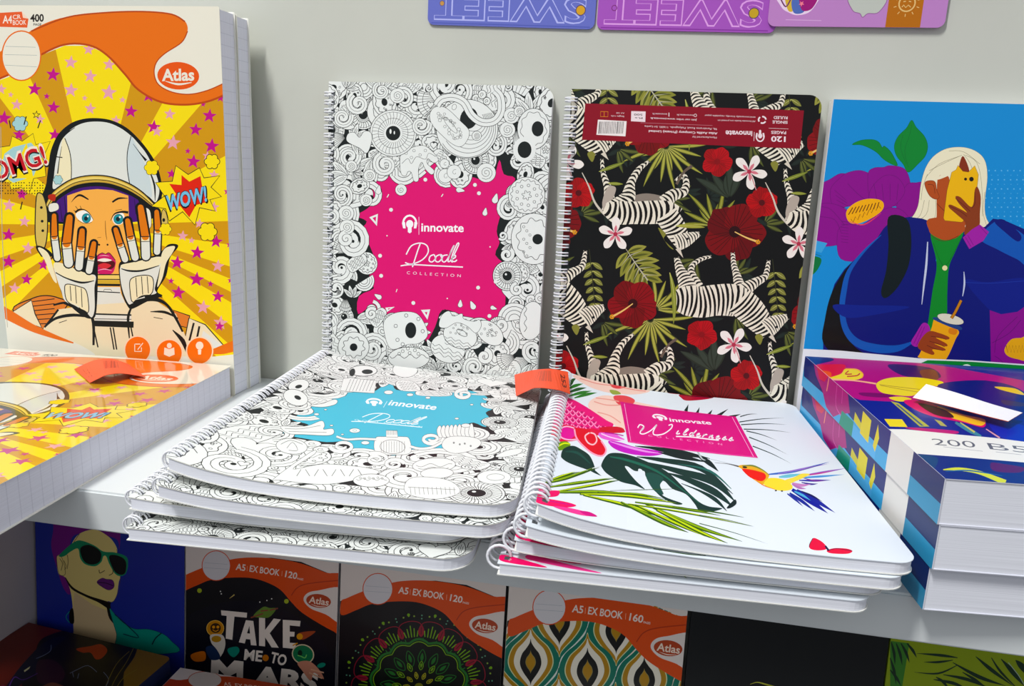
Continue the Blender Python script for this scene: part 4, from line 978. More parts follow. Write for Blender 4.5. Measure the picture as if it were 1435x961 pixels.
    p.line([(330, 172), (240, 240), (190, 320), (160, 480), (150, 600)], [4, 14, 22, 12, 6], INK); p.line([(220, 330), (200, 440), (185, 560)], [3, 6, 10], INK); p.line([(170, 418), (225, 424)], 8, INK, False)
    p.line([(820, 310), (880, 390), (930, 450)], [3, 8, 22], INK); p.line([(960, 540), (1000, 660), (1005, 790)], [8, 16, 4], INK)
    # face and hair
    p.poly([(200, 760), (320, 690), (480, 665), (640, 680), (800, 740), (870, 800), (880, 960), (180, 960)], PU, True)
    p.poly([(265, 745), (400, 700), (520, 690), (650, 700), (780, 745), (785, 960), (790, 1400), (650, 1750), (330, 1750), (270, 1300), (268, 900)], SK)
    p.line([(200, 790), (225, 960)], [2, 9], '#2a0c4a'); p.line([(240, 740), (262, 960)], [4, 9], '#1a0830'); p.line([(830, 770), (845, 900)], [3, 9], '#2a0c4a')
    # rim
    rim = [(95, 850), (150, 760), (240, 690), (340, 640), (480, 618), (620, 628), (760, 675), (880, 745), (985, 835)]
    p.line(rim, [60, 84, 92, 96, 98, 96, 92, 80, 56], INK); p.line([(x, y-12) for x, y in rim], [26, 44, 50, 54, 54, 52, 48, 40, 22], '#c9a94c'); p.line([(x, y-20) for x, y in rim], [8, 16, 18, 20, 20, 18, 16, 12, 6], '#e8d27a'); p.line([(x, y-6) for x, y in rim], 6, INK)
    p.shape([(110, 740), (165, 735), (160, 790), (112, 775)], '#b5331f', None)
    # side pieces
    p.shape([(10, 760), (45, 730), (72, 780), (95, 900), (90, 1100), (60, 1200), (20, 1180), (0, 1050)], '#d2bb6c', INK, 9); p.dots([(48, 845), (55, 960), (60, 1040)], 12, INK)
    p.shape([(115, 820), (180, 810), (190, 860), (120, 880)], '#e5e5dc', INK, 3); p.shape([(900, 860), (960, 870), (970, 1000), (930, 1010)], '#e5e5dc', INK, 4); p.shape([(1065, 880), (1090, 880), (1110, 960), (1100, 1060), (1060, 1050)], '#d2bb6c', INK, 6); p.ell(1078, 950, 12, 16, INK)
    # brows and eyes
    p.line([(300, 800), (340, 755), (380, 742), (445, 778)], [2, 12, 18, 10], INK); p.line([(645, 800), (700, 768), (775, 768)], [14, 16, 4], INK)
    p.view(40, 280, 5.652)
    p.poly([(375, 110), (420, 85), (470, 92), (510, 150), (490, 178), (440, 182), (390, 150)], '#f2f4f0', True); p.line([(370, 100), (400, 78), (440, 78), (480, 105), (515, 160)], [16, 14, 8, 6, 3], INK); p.ell(458, 145, 33, 36, '#2f97a4', 0, 22, INK, 3); p.ell(455, 148, 15, 17, '#0e2a34'); p.ell(470, 130, 7, 8, '#f2f4f0'); p.lines([[(395, 80), (372, 50)], [(378, 95), (358, 82)], [(420, 76), (410, 48)]], 4, INK, False)
    p.line([(390, 160), (440, 186), (500, 178)], 3, INK)
    p.poly([(665, 150), (690, 115), (745, 105), (760, 140), (745, 185), (700, 198), (675, 180)], '#f2f4f0', True); p.line([(650, 165), (680, 112), (740, 95), (790, 100)], [3, 9, 16, 20], INK); p.ell(712, 152, 36, 38, '#2f97a4', 0, 22, INK, 3); p.ell(708, 152, 16, 18, '#0e2a34'); p.ell(724, 136, 8, 8, '#f2f4f0'); p.line([(690, 82), (740, 75)], 3, INK)
    # nose and mouth
    p.line([(608, 165), (612, 260), (622, 320)], [3, 5, 2], '#5c3a12'); p.dots([(560, 355), (626, 355)], 8, INK); p.line([(545, 300), (575, 296)], 3, '#8a5a1e')
    p.poly([(540, 450), (580, 420), (610, 432), (640, 420), (685, 475), (690, 510), (665, 580), (600, 590), (540, 570)], '#c8286c', True); p.line([(540, 450), (580, 420), (610, 430), (640, 420), (688, 478)], 5, INK)
    p.poly([(542, 492), (600, 478), (680, 490), (670, 540), (600, 552), (545, 520)], '#5a0f1a', True); p.poly([(545, 478), (600, 462), (660, 478), (600, 490)], '#efeae4', True); p.poly([(550, 520), (600, 500), (655, 520), (600, 548)], '#d23a44', True); p.line([(545, 560), (600, 548), (660, 560)], [2, 7, 2], '#f3b4cc'); p.line([(560, 445), (600, 440), (640, 446)], [2, 6, 2], '#f3b4cc')
    # neck ring and collar
    p.poly([(535, 590), (720, 590), (722, 650), (535, 650)], '#ead07a'); p.line([(530, 592), (722, 592)], 9, INK, False); p.line([(530, 628), (722, 630)], 7, INK, False); p.poly([(535, 633), (722, 635), (722, 668), (535, 665)], '#cfae45'); p.line([(530, 672), (725, 675)], 18, INK, False)
    p.poly([(530, 690), (725, 690), (730, 735), (760, 800), (790, 880), (525, 880)], GW); p.line([(535, 725), (725, 735)], 8, INK, False); p.line([(595, 720), (600, 708), (650, 708), (660, 722)], 4, INK, False)
    p.view(0, 240, 3.203)
    # shoulders and arms
    p.shape([(60, 620), (140, 575), (200, 560), (260, 570), (300, 600), (200, 700), (150, 690)], '#d8843c', INK, 5); p.lines([[(145+i*4, 585+i*20), (245, 572+i*22)] for i in range(6)], 4, INK, False)
    p.shape([(60, 630), (140, 580), (155, 640), (185, 700), (130, 680)], '#e9dfc0', INK, 5, False)
    p.shape([(780, 625), (850, 650), (840, 700), (800, 690)], '#d8843c', INK, 5, False)
    p.shape([(850, 660), (920, 690), (1000, 780), (940, 820), (820, 810)], '#e9dfc0', INK, 5, False); p.poly([(912, 715), (1005, 785), (960, 792), (900, 760)], GW)
    p.lines([[(870, 680), (850, 760)], [(895, 695), (880, 770)]], 9, INK, False)
    p.poly([(195, 705), (260, 620), (400, 600), (700, 580), (790, 640), (850, 780), (840, 830), (300, 830), (200, 740)], '#e9dfc0')
    p.poly([(425, 640), (590, 640), (585, 700), (425, 690)], GW); p.line([(425, 640), (590, 645)], 7, INK, False); p.line([(425, 662), (590, 664)], 3, INK, False); p.line([(415, 682), (600, 688)], [26, 28], INK, False)
    p.lines([[(418, 690), (440, 790)], [(495, 700), (512, 800)], [(508, 700), (524, 800)], [(588, 700), (600, 760)]], 6, INK, False)
    p.line([(200, 700), (250, 660), (330, 645), (410, 655)], [6, 12, 14, 6], INK); p.line([(240, 600), (300, 590), (360, 620), (415, 660), (420, 780)], [8, 10, 12, 14, 10], INK); p.line([(262, 620), (232, 660), (200, 700)], 9, INK)
    p.line([(590, 610), (575, 660), (582, 760)], [8, 12, 4], INK); p.line([(590, 610), (640, 580), (700, 575), (750, 600), (790, 660), (820, 720)], [10, 16, 18, 12, 12, 8], INK); p.line([(675, 630), (740, 632), (800, 660)], [3, 12, 4], INK); p.line([(775, 712), (820, 760), (838, 810)], [4, 20, 8], INK)
    p.lines([[(265, 680), (300, 668)], [(690, 655), (730, 662)]], 3, INK, False)
    # gloves
    p.view(40, 280, 5.652)
    p.poly([(60, 385), (80, 362), (140, 385), (190, 430), (210, 500), (230, 560), (270, 760), (400, 900), (500, 940), (540, 860), (545, 450), (480, 440), (300, 560), (200, 440), (150, 560), (150, 650), (220, 740), (270, 820), (180, 700), (150, 600), (130, 500)], INK, True)
    p.poly([(75, 385), (110, 385), (160, 430), (190, 520), (225, 650), (200, 640), (160, 560), (130, 480)], CW, True)
    p.poly([(200, 510), (300, 560), (440, 590), (530, 600), (522, 700), (524, 860), (500, 930), (450, 880), (390, 850), (290, 800), (260, 720), (230, 640)], GW, True)
    p.poly([(200, 505), (260, 500), (400, 560), (520, 605), (500, 640), (380, 640), (230, 580)], CW, True); p.line([(215, 575), (300, 620), (420, 655), (520, 640)], [8, 10, 16, 6], INK)
    p.shape([(290, 700), (310, 670), (400, 690), (450, 715), (470, 800), (468, 890), (400, 850), (310, 800)], CW, INK, 7); p.lines([[(330, 680), (338, 800)], [(372, 685), (380, 820)], [(418, 700), (425, 850)]], 6, INK, False)
    p.line([(275, 815), (360, 850), (440, 880), (470, 900)], [14, 16, 14, 5], INK); p.line([(330, 812), (400, 850)], [3, 9], GW)
    p.poly([(720, 500), (790, 480), (1000, 440), (1060, 400), (1110, 352), (1175, 352), (1180, 380), (1120, 460), (1090, 600), (1020, 720), (1060, 760), (950, 800), (830, 860), (790, 850), (740, 740), (718, 600)], INK, True)
    p.poly([(1075, 390), (1120, 368), (1160, 370), (1140, 420), (1090, 500), (1060, 620), (1020, 690), (1040, 560), (1050, 450)], CW, True)
    p.poly([(735, 520), (850, 500), (1040, 450), (1035, 560), (1000, 700), (1010, 740), (900, 770), (820, 820), (790, 820), (750, 730), (728, 620)], GW, True)
    p.poly([(735, 515), (850, 490), (1045, 450), (1030, 520), (900, 560), (760, 545)], CW, True); p.line([(735, 545), (800, 562), (900, 560), (1035, 520)], [6, 14, 14, 5], INK)
    p.shape([(808, 640), (850, 610), (930, 600), (980, 620), (985, 700), (960, 750), (880, 770), (825, 805), (808, 720)], CW, INK, 7); p.lines([[(850, 615), (860, 770)], [(895, 606), (905, 750)], [(940, 606), (950, 740)]], 6, INK, False)
    p.line([(830, 815), (900, 765), (1000, 760), (1060, 770)], [10, 16, 14, 6], INK); p.line([(850, 790), (920, 770)], [3, 10], GW)
    def finger(tip, mid, base, w, c2=GW, orange=True):
        ux, uy = base[0]-mid[0], base[1]-mid[1]; l = hypot(ux, uy); ux /= l; uy /= l
        p.line([tip, mid], w+20, INK, False, caps=True); p.line([mid, base], w+22, INK, False, caps=True)
        p.line([mid, base], w, c2, False, caps=True); p.line([(mid[0]+ux*w*.15, mid[1]+uy*w*.15), (mid[0]+ux*w*.55, mid[1]+uy*w*.55)], w, CW, False)
        nx, ny = -uy, ux; q = (mid[0]+ux*w*.6, mid[1]+uy*w*.6)
        p.line([tip, ((tip[0]+mid[0])/2, (tip[1]+mid[1])/2), mid], [w*.7, w*.86, w*.92], SD, False, caps=True)
        p.line([(mid[0]+nx*w*.55, mid[1]+ny*w*.55), (mid[0]-nx*w*.55, mid[1]-ny*w*.55)], 7, INK, False); p.line([(q[0]+nx*w*.5, q[1]+ny*w*.5), (q[0]-nx*w*.5, q[1]-ny*w*.5)], 5, INK, False)
    finger((203, 125), (205, 290), (228, 460), 50); finger((325, 140), (302, 345), (318, 500), 70); finger((425, 245), (415, 372), (400, 530), 58); finger((518, 345), (500, 450), (480, 560), 52)
    finger((690, 235), (725, 350), (765, 470), 50); finger((785, 165), (808, 290), (845, 455), 56); finger((888, 60), (925, 290), (930, 445), 66); finger((1015, 95), (1025, 240), (1018, 410), 50)
    cloud(p, 1085, 232, 50, Y1, INK, 3)
    p.view(50, 150, 6.005); cloud(p, 978, 510, 66, Y1, INK, 4); cloud(p, 188, 612, 42, '#a9d0d2', INK, 3)
    p.view(0, 0, 3.203)
    # WOW burst
    p.shape([(790, 745), (845, 785), (895, 755), (915, 800), (985, 790), (945, 840), (992, 882), (940, 895), (965, 945), (895, 930), (875, 1008), (820, 948), (760, 990), (745, 935), (682, 925), (740, 880), (700, 820), (775, 815)], Y1, INK, 4, False)
    p.poly([(815, 785), (850, 815), (900, 790), (910, 850), (935, 905), (880, 920), (850, 975), (810, 925), (765, 930), (790, 870), (760, 825), (815, 830)], '#d8321c')
    p.text('WOW!', (744, 950), (936, 905), 72, INK, .06, up=(-.1, -1)); p.text('WOW!', (750, 944), (930, 900), 66, '#7fbfe0', .035, up=(-.1, -1))
    cloud(p, 952, 725, 36, Y1, INK, 3); cloud(p, 932, 1040, 44, Y1, INK, 3)
    # bottom ribbon, round badges
    p.view(0, 240, 3.203)
    p.poly([(-60, 600), (20, 612), (120, 680), (230, 735), (330, 765), (430, 830), (300, 850), (40, 760), (-60, 720)], CR, True)
    p.line([(-60, 590), (40, 645), (140, 700), (240, 740), (330, 770)], [50, 46, 34, 20, 6], OR); p.line([(950, 810), (1000, 800), (1062, 780)], [20, 40, 50], OR)
    for x, y in ((618, 800), (760, 815), (896, 805)): p.ell(x, y, 56, 58, '#ef7a20', 0, 28, '#f7dcc0', 6)
    p.lines([[(605, 775), (605, 808), (635, 808), (635, 790)], [(605, 775), (630, 775)], [(618, 800), (642, 770)]], 4, '#f9e6d4', False)
    p.poly([(738, 790), (760, 798), (782, 790), (784, 822), (760, 832), (736, 822)], '#f9e6d4'); p.ell(760, 782, 11, 12, '#f9e6d4'); p.ell(896, 782, 17, 18, '#f9e6d4'); p.poly([(888, 800), (904, 800), (902, 822), (890, 822)], '#f9e6d4')
    p.line([(4, -200), (8, 200), (20, 500), (34, 700)], 3, '#b9b4a6')
    STORE['a4'] = list(p.shapes)
def ART_COPY(p): p.shapes = list(STORE['a4'])
def spine_white(p): pass
# ------------------------------------------------------------------ woman behind a yellow phone
def flower(p, petals, col, dk, heart=None):
    for q in petals: p.shape(q, col, dk, 1.6)
def art_phone_woman(p):
    SKY, NV, BL, PU, PD = '#2a93d2', '#0b1a78', '#1c5fb4', '#8e128e', '#650a70'
    p.mm(); p.raw([[p.m(q) for q in ((0, 0), (180, 0), (180, 250), (0, 250))]], SKY)
    p.view(1110, 120, 4.369)
    p.dots([(1130+i*38+(j % 2)*18, 520+j*56) for i in range(12) for j in range(9)], 5, '#6cbbe6', 6)
    p.dots([(1140+i*40, 548+j*56) for i in range(12) for j in range(8)], 3.4, '#5cb0e0', 6)
    G = '#0f8a3c'
    p.shape([(368, 360), (420, 335), (490, 330), (530, 345), (552, 378), (565, 370), (600, 400), (625, 440), (645, 488), (610, 480), (560, 450), (520, 410), (470, 380), (420, 362)], G, '#0a5a3a', 1.5)
    p.shape([(732, 212), (760, 255), (810, 310), (830, 370), (815, 430), (770, 480), (712, 530), (680, 480), (640, 430), (626, 370), (650, 310), (700, 260)], G, '#0a5a3a', 1.5); p.lines([[(712, 500), (690, 400), (720, 300), (732, 240)], [(700, 480), (665, 380), (680, 300)]], 2, '#0a6a34')
    for q in ([(150, 700), (175, 610), (230, 575), (300, 538), (360, 560), (380, 640), (300, 760), (180, 780)], [(235, 640), (300, 560), (350, 530), (420, 520), (480, 550), (500, 640), (440, 720), (330, 740), (260, 760)],
              [(465, 545), (500, 505), (560, 500), (600, 490), (680, 505), (715, 560), (722, 640), (690, 720), (560, 740), (480, 700)], [(700, 610), (760, 595), (800, 600), (830, 700), (760, 790), (660, 800), (640, 740)],
              [(480, 640), (560, 555), (640, 560), (690, 640), (640, 720), (560, 760), (480, 740)], [(130, 900), (150, 760), (200, 720), (300, 740), (370, 800), (400, 900), (330, 960), (180, 980)],
              [(280, 900), (330, 850), (430, 850), (560, 760), (640, 750), (700, 790), (720, 860), (600, 990), (480, 1060), (300, 1060)]):
        p.shape(q, PU, PD, 2)
    p.lines([[(260+i*6, 640+i*30), (330+i*8, 700+i*20)] for i in range(4)]+[[(500+i*50, 600), (520+i*40, 700)] for i in range(4)]+[[(300, 830+i*18), (345, 835+i*18)] for i in range(8)]+[[(160, 800), (260, 820), (300, 900)], [(180, 740), (240, 760), (320, 850)], [(340, 600), (400, 660), (450, 700)]], 2.2, PD)
    p.poly([(330, 790), (345, 750), (400, 710), (470, 692), (540, 700), (562, 730), (545, 770), (480, 815), (400, 845), (350, 835)], '#f0b414', True)
    p.lines([[(345+i*22, 790-i*5), (372+i*20, 745-i*4)] for i in range(9)], 6, '#7a4a10', False); p.line([(360+i*14, 830-i*7+(12 if i % 2 else -14)) for i in range(14)], 4, '#7a4a10', False)
    p.line([(350, 830), (440, 850), (545, 780)], [2, 8, 2], '#e04a6a')
    # hair, neck, face
    H = '#efe9cc'
    p.shape([(655, 835), (720, 820), (770, 740), (790, 600), (820, 500), (870, 430), (950, 385), (1050, 378), (1130, 405), (1180, 460), (1195, 560), (1180, 700), (1185, 800), (1225, 880), (1200, 905), (1140, 880), (900, 900), (820, 860), (740, 850)], H, '#8a8468', 1.4)
    SKN, SKD = '#b5582a', '#5a2412'
    p.poly([(895, 560), (960, 560), (970, 700), (1040, 800), (1060, 900), (1010, 940), (930, 960), (860, 930), (820, 860), (880, 820), (885, 700)], SKN, True)
    p.shape([(812, 600), (840, 582), (875, 590), (885, 640), (900, 680), (880, 695), (840, 670)], SKN, SKD, 2); p.line([(830, 605), (865, 610), (875, 660)], 2.4, SKD)
    p.line([(885, 720), (930, 765), (1000, 830)], 3, SKD); p.poly([(895, 575), (965, 545), (1000, 500), (960, 520), (900, 555)], H, True)
    p.lines([[(820, 560), (900, 480), (1030, 430)], [(790, 700), (800, 620), (830, 540)], [(1060, 425), (1130, 470), (1160, 600), (1165, 800)], [(1050, 420), (1100, 500), (1110, 640)], [(840, 520), (940, 470), (1040, 425)], [(700, 835), (780, 800), (810, 700)], [(860, 850), (880, 780), (880, 700)], [(960, 400), (1050, 405), (1150, 480)], [(1180, 650), (1170, 780), (1205, 890)], [(740, 840), (820, 790), (840, 700)]], 2, '#8f886a')
    p.poly([(1045, 430), (1085, 520), (1060, 560), (1020, 520)], '#8a3a1e', True)
    # jacket
    p.view(1110, 320, 4.369)
    p.poly([(190, 700), (195, 600), (215, 480), (260, 340), (320, 250), (520, 60), (560, 0), (620, -60), (720, -70), (800, -60), (850, -40), (880, 20), (880, 200), (960, 200), (1050, 20), (1180, -10), (1230, -60), (1300, -50), (1435, 10), (1435, 1200), (190, 1200)], NV)
    p.poly([(190, 700), (200, 560), (240, 400), (320, 262), (380, 210), (330, 330), (300, 460), (310, 600), (380, 720), (470, 790), (300, 790)], '#0b1014', True)
    p.line([(545, 40), (440, 140), (350, 260), (318, 380), (306, 500), (330, 620), (400, 700), (520, 735), (640, 735), (730, 700)], [4, 14, 26, 34, 34, 38, 48, 52, 40, 14], BL)
    p.poly([(590, -70), (700, -60), (730, 60), (715, 220), (660, 340), (600, 410), (560, 425), (545, 380), (575, 260), (590, 100)], '#0c1d20', True)
    p.poly([(1150, 60), (1240, -40), (1300, -30), (1435, 60), (1435, 220), (1380, 190), (1260, 130)], BL, True); p.poly([(1240, -40), (1300, -52), (1400, 40), (1380, 80), (1300, 20)], NV, True)
    p.poly([(1060, 320), (1200, 330), (1435, 310), (1435, 480), (1380, 510), (1280, 525), (1210, 500)], '#0f2388', True); p.line([(1060, 330), (1220, 335), (1435, 320)], 3, '#2440a4')
    p.poly([(250, 470), (420, 470), (720, 480), (500, 530), (330, 545)], '#10288c', True)
    # right hand flower
    p.poly([(1210, 500), (1280, 525), (1380, 510), (1435, 470), (1435, 1200), (1225, 1200), (1215, 700)], PU); p.lines([[(1240, 760), (1260, 660), (1380, 540)], [(1225, 700), (1330, 640), (1400, 560)], [(1240, 780), (1290, 820), (1330, 900)]], 3, PD)
    p.poly([(1300, 740), (1340, 680), (1400, 670), (1435, 670), (1435, 800), (1380, 800), (1320, 780)], '#e8b01c', True); p.line([(1310+i*10, 735+(25 if i % 2 else -20)) for i in range(14)], 4, '#7a4a10', False)
    # shirt, necklace, strings
    p.poly([(850, 60), (860, 30), (920, 70), (1000, 60), (1050, 25), (1000, 140), (960, 240), (950, 400), (945, 560), (900, 700), (830, 620), (835, 560), (860, 380), (885, 220)], '#0f8f34', True)
    p.poly([(838, 10), (860, 40), (920, 68), (980, 60), (1040, 20), (1050, -60), (840, -60)], SKN, True); p.line([(850, 40), (900, 72), (960, 72), (1020, 45)], 3, SKD)
    p.line([(865, 90), (935, 230), (1035, 60)], 2, '#0a5a24'); p.ell(935, 242, 16, None, '#e8e4b0', 0, 16, '#3a6a2a', 1.5)
    p.line([(830, 82), (822, 220), (808, 340), (794, 465)], [6, 13, 11, 4], '#c9d2e6'); p.line([(1052, 265), (1055, 340), (1044, 415)], [4, 11, 4], '#c9d2e6')
    # drink and lower hand
    p.poly([(885, 545), (1015, 620), (1000, 680), (935, 810), (870, 805), (775, 790), (785, 760), (850, 620)], '#ecb11a', True)
    p.poly([(870, 560), (1015, 620), (1030, 600), (890, 545)], '#2a4a86', True); p.poly([(965, 610), (1010, 620), (1000, 650), (960, 640)], '#d98a14', True)
    p.ell(970, 555, 82, 28, '#dfe0cc', .25, 24, '#3a3a3a', 2); p.line([(1035, 440), (1000, 510), (975, 550)], 20, '#2f1f10'); p.line([(1035, 440), (1000, 510), (975, 550)], 15, '#c88a2c')
    p.poly([(800, 580), (835, 590), (840, 640), (770, 722), (728, 700), (760, 640)], '#a52ca6', True); p.lines([[(795, 600), (745, 705)], [(812, 600), (762, 715)]], 2.4, PD, False)
    p.poly([(835, 630), (900, 640), (960, 665), (950, 680), (880, 668), (945, 705), (942, 722), (870, 705), (935, 735), (930, 748), (860, 740), (872, 765), (850, 772), (775, 735), (780, 690)], '#9a4a22', True); p.lines([[(850, 660), (900, 668), (945, 680)], [(840, 690), (890, 705), (935, 725)], [(825, 715), (870, 735), (925, 748)]], 3, SKD)
    # phone with cat ears and the upper hand
    p.view(1110, 120, 4.369)
    p.shape([(978, 530), (1005, 515), (1015, 488), (1045, 525), (1080, 530), (1118, 490), (1140, 545), (1130, 640), (1112, 760), (1040, 835), (935, 825), (928, 810), (950, 640)], '#edbc12', '#7a5a08', 2, False)
    p.ell(1062, 572, 9, None, '#2b2210'); p.ell(1098, 572, 14, None, '#1c1c1c')
    p.poly([(1000, 680), (1030, 682), (1090, 740), (1110, 720), (1118, 640), (1135, 620), (1155, 680), (1150, 780), (1145, 860), (1095, 895), (1055, 910), (1060, 840), (1010, 790), (960, 745), (970, 728), (1040, 760), (1070, 775), (1020, 720)], '#8f4422', True)
    p.lines([[(1000, 690), (1060, 740), (1090, 770)], [(965, 738), (1030, 770), (1070, 800)], [(1118, 650), (1120, 720), (1100, 750)]], 3, SKD)
    p.poly([(1045, 930), (1100, 880), (1150, 850), (1205, 895), (1170, 950), (1085, 1000)], '#a52ca6'); p.lines([[(1060, 925), (1095, 985)], [(1150, 862), (1195, 910)], [(1075, 915), (1110, 975)]], 2.4, PD, False)
    p.view(1110, 320, 4.369)
    p.poly([(100, 180), (160, 175), (180, 200), (150, 260), (100, 300), (60, 300)], '#0f7a44', True); p.line([(60, 130), (180, 170)], 3, '#1f6f74'); p.poly([(130, 70), (215, 90), (180, 150), (110, 130)], '#4aa6da')
    # white foot band with a green bar and round mark
    p.poly([(-20, 732), (300, 748), (780, 795), (1100, 808), (1435, 832), (1435, 1200), (-20, 1200)], '#e9e9ee')
    p.poly([(780, 828), (830, 806), (1100, 816), (1435, 840), (1435, 960), (1100, 930), (900, 890)], '#138a3e'); p.line(circ(1068, 872, 36, 14, -2.9, -.2), 9, '#eef3ee', False); p.line([(1145, 846), (1145, 872)], 3, '#cfe6d4', False)
# ------------------------------------------------------------------ abstract painted cover and its spine
def art_abstract(p):
    N1, N2, MG, YE, TL = '#10268c', '#0a1450', '#b3127e', '#ecd81a', '#1a6a9a'
    p.mm(); p.raw([[p.m(q) for q in ((0, 0), (180, 0), (180, 235), (0, 235))]], N1)
    p.view(1110, 490, 4.415)
    p.poly([(35, 20), (200, 30), (700, 70), (1000, 110), (1435, 190), (1500, 300), (1100, 330), (900, 300), (600, 320), (400, 310), (250, 300), (120, 180), (60, 90)], MG)
    p.poly([(35, 20), (130, 25), (260, 60), (160, 90), (110, 110), (60, 95)], '#0c2a7c', True); p.poly([(600, 90), (850, 110), (920, 170), (800, 180), (660, 150)], '#3a1560', True); p.poly([(790, 130), (880, 125), (905, 180), (830, 190)], '#7a4438', True)
    p.poly([(130, 100), (230, 90), (330, 95), (300, 150), (225, 190), (170, 160)], '#d8254a', True); p.poly([(160, 130), (240, 140), (225, 185)], '#e8602c', True)
    p.poly([(215, 180), (300, 150), (330, 118), (400, 125), (440, 160), (400, 185), (300, 188)], YE, True); p.lines([[(350, 130), (330, 150), (370, 150)], [(340, 165), (400, 160), (420, 145)]], 7, '#c23a20'); p.line([(330, 118), (400, 122), (438, 150), (430, 175)], 7, '#f2b21e')
    p.line([(215, 182), (380, 190), (520, 210)], [12, 8, 10], '#f4b890'); p.line([(228, 200), (222, 250)], 6, '#f4b060')
    p.poly([(520, 215), (560, 185), (640, 170), (760, 170), (850, 180), (935, 200), (905, 225), (860, 225), (800, 260), (740, 285), (640, 280), (550, 262)], YE, True); p.lines([[(540, 215), (700, 235), (790, 245)], [(545, 220), (680, 245), (780, 262)]], 3, '#a88a1a')
    p.poly([(420, 265), (560, 270), (640, 285), (560, 295), (440, 285)], '#7a0f62', True); p.poly([(600, 295), (680, 290), (740, 305), (690, 320), (640, 315)], YE, True)
    p.poly([(290, 260), (360, 290), (420, 310), (600, 320), (660, 400), (730, 480), (1000, 520), (560, 500), (420, 420), (320, 330)], N1); p.poly([(295, 255), (335, 258), (430, 380), (480, 430), (430, 420), (310, 320)], '#123aa8', True)
    p.poly([(690, 320), (760, 310), (900, 345), (1000, 420), (1180, 440), (1180, 480), (1060, 450), (900, 420), (780, 380)], '#d8146e', True); p.poly([(900, 350), (1060, 400), (1190, 430), (1170, 470), (1050, 440), (960, 410)], '#f2c414', True); p.poly([(780, 330), (940, 370), (1000, 420), (880, 400)], '#4a2418', True)
    p.poly([(610, 318), (660, 330), (850, 475), (790, 475)], '#b9b64a'); p.poly([(640, 335), (655, 338), (815, 470), (800, 470)], '#3a5a8a')
    p.poly([(570, 428), (680, 430), (715, 478), (605, 475)], '#ecd81a'); p.poly([(880, 430), (920, 440), (960, 475), (920, 470)], '#b4b060'); p.line([(1010, 450), (1100, 500), (1170, 535)], [14, 26, 12], '#4a8a9a'); p.line([(1040, 450), (1130, 510)], [6, 12], '#c8c46a'); p.line([(1200, 490), (1285, 545)], [6, 10], '#d8a0b0')
    p.poly([(905, 215), (1200, 190), (1435, 260), (1500, 420), (1250, 400), (1000, 300)], '#0c1c74', True); p.poly([(1255, 228), (1380, 240), (1435, 280), (1300, 250)], '#e8c83a', True); p.poly([(1300, 310), (1435, 330), (1435, 350), (1320, 340)], '#3a3058', True)
    p.poly([(1220, 440), (1435, 470), (1500, 560), (1300, 545)], '#0f2fb0', True); p.poly([(700, 480), (1000, 500), (1010, 520), (860, 515)], '#c01878', True)
    # white band with print
    p.poly([(560, 490), (700, 492), (1000, 522), (1250, 545), (1600, 590), (1600, 720), (1435, 697), (1100, 668), (730, 640), (740, 780), (640, 700), (560, 600)], '#ecebe6')
    p.poly([(560, 490), (620, 540), (730, 642), (725, 800), (890, 900), (700, 880), (540, 560)], '#ecebe6')
    p.text('200', (880, 588), (1142, 606), 42, '#6d6f76', -.004, up=(-.55, -1)); p.text('B5', (1225, 615), (1470, 640), 42, '#6d6f76', -.004, up=(-.55, -1)); p.line([(935, 600), (1180, 628)], 2.5, '#aaaab0', False); p.line([(1260, 632), (1420, 650)], 2.5, '#aaaab0', False)
    # painted strip under the band
    p.poly([(730, 642), (1100, 668), (1435, 697), (1600, 715), (1600, 900), (1320, 830), (890, 790), (880, 900), (722, 770)], '#12307e')
    p.poly([(740, 650), (900, 670), (850, 760), (740, 720)], '#154a7a', True); p.poly([(1230, 700), (1300, 705), (1435, 730), (1400, 760), (1250, 750)], '#5a1466', True)
    p.line([(935, 742), (1030, 738), (1160, 760), (1320, 822)], [6, 20, 22, 34], '#d2d84a'); p.line([(950, 752), (1100, 748), (1300, 780)], [4, 8, 4], '#2a6a9a')
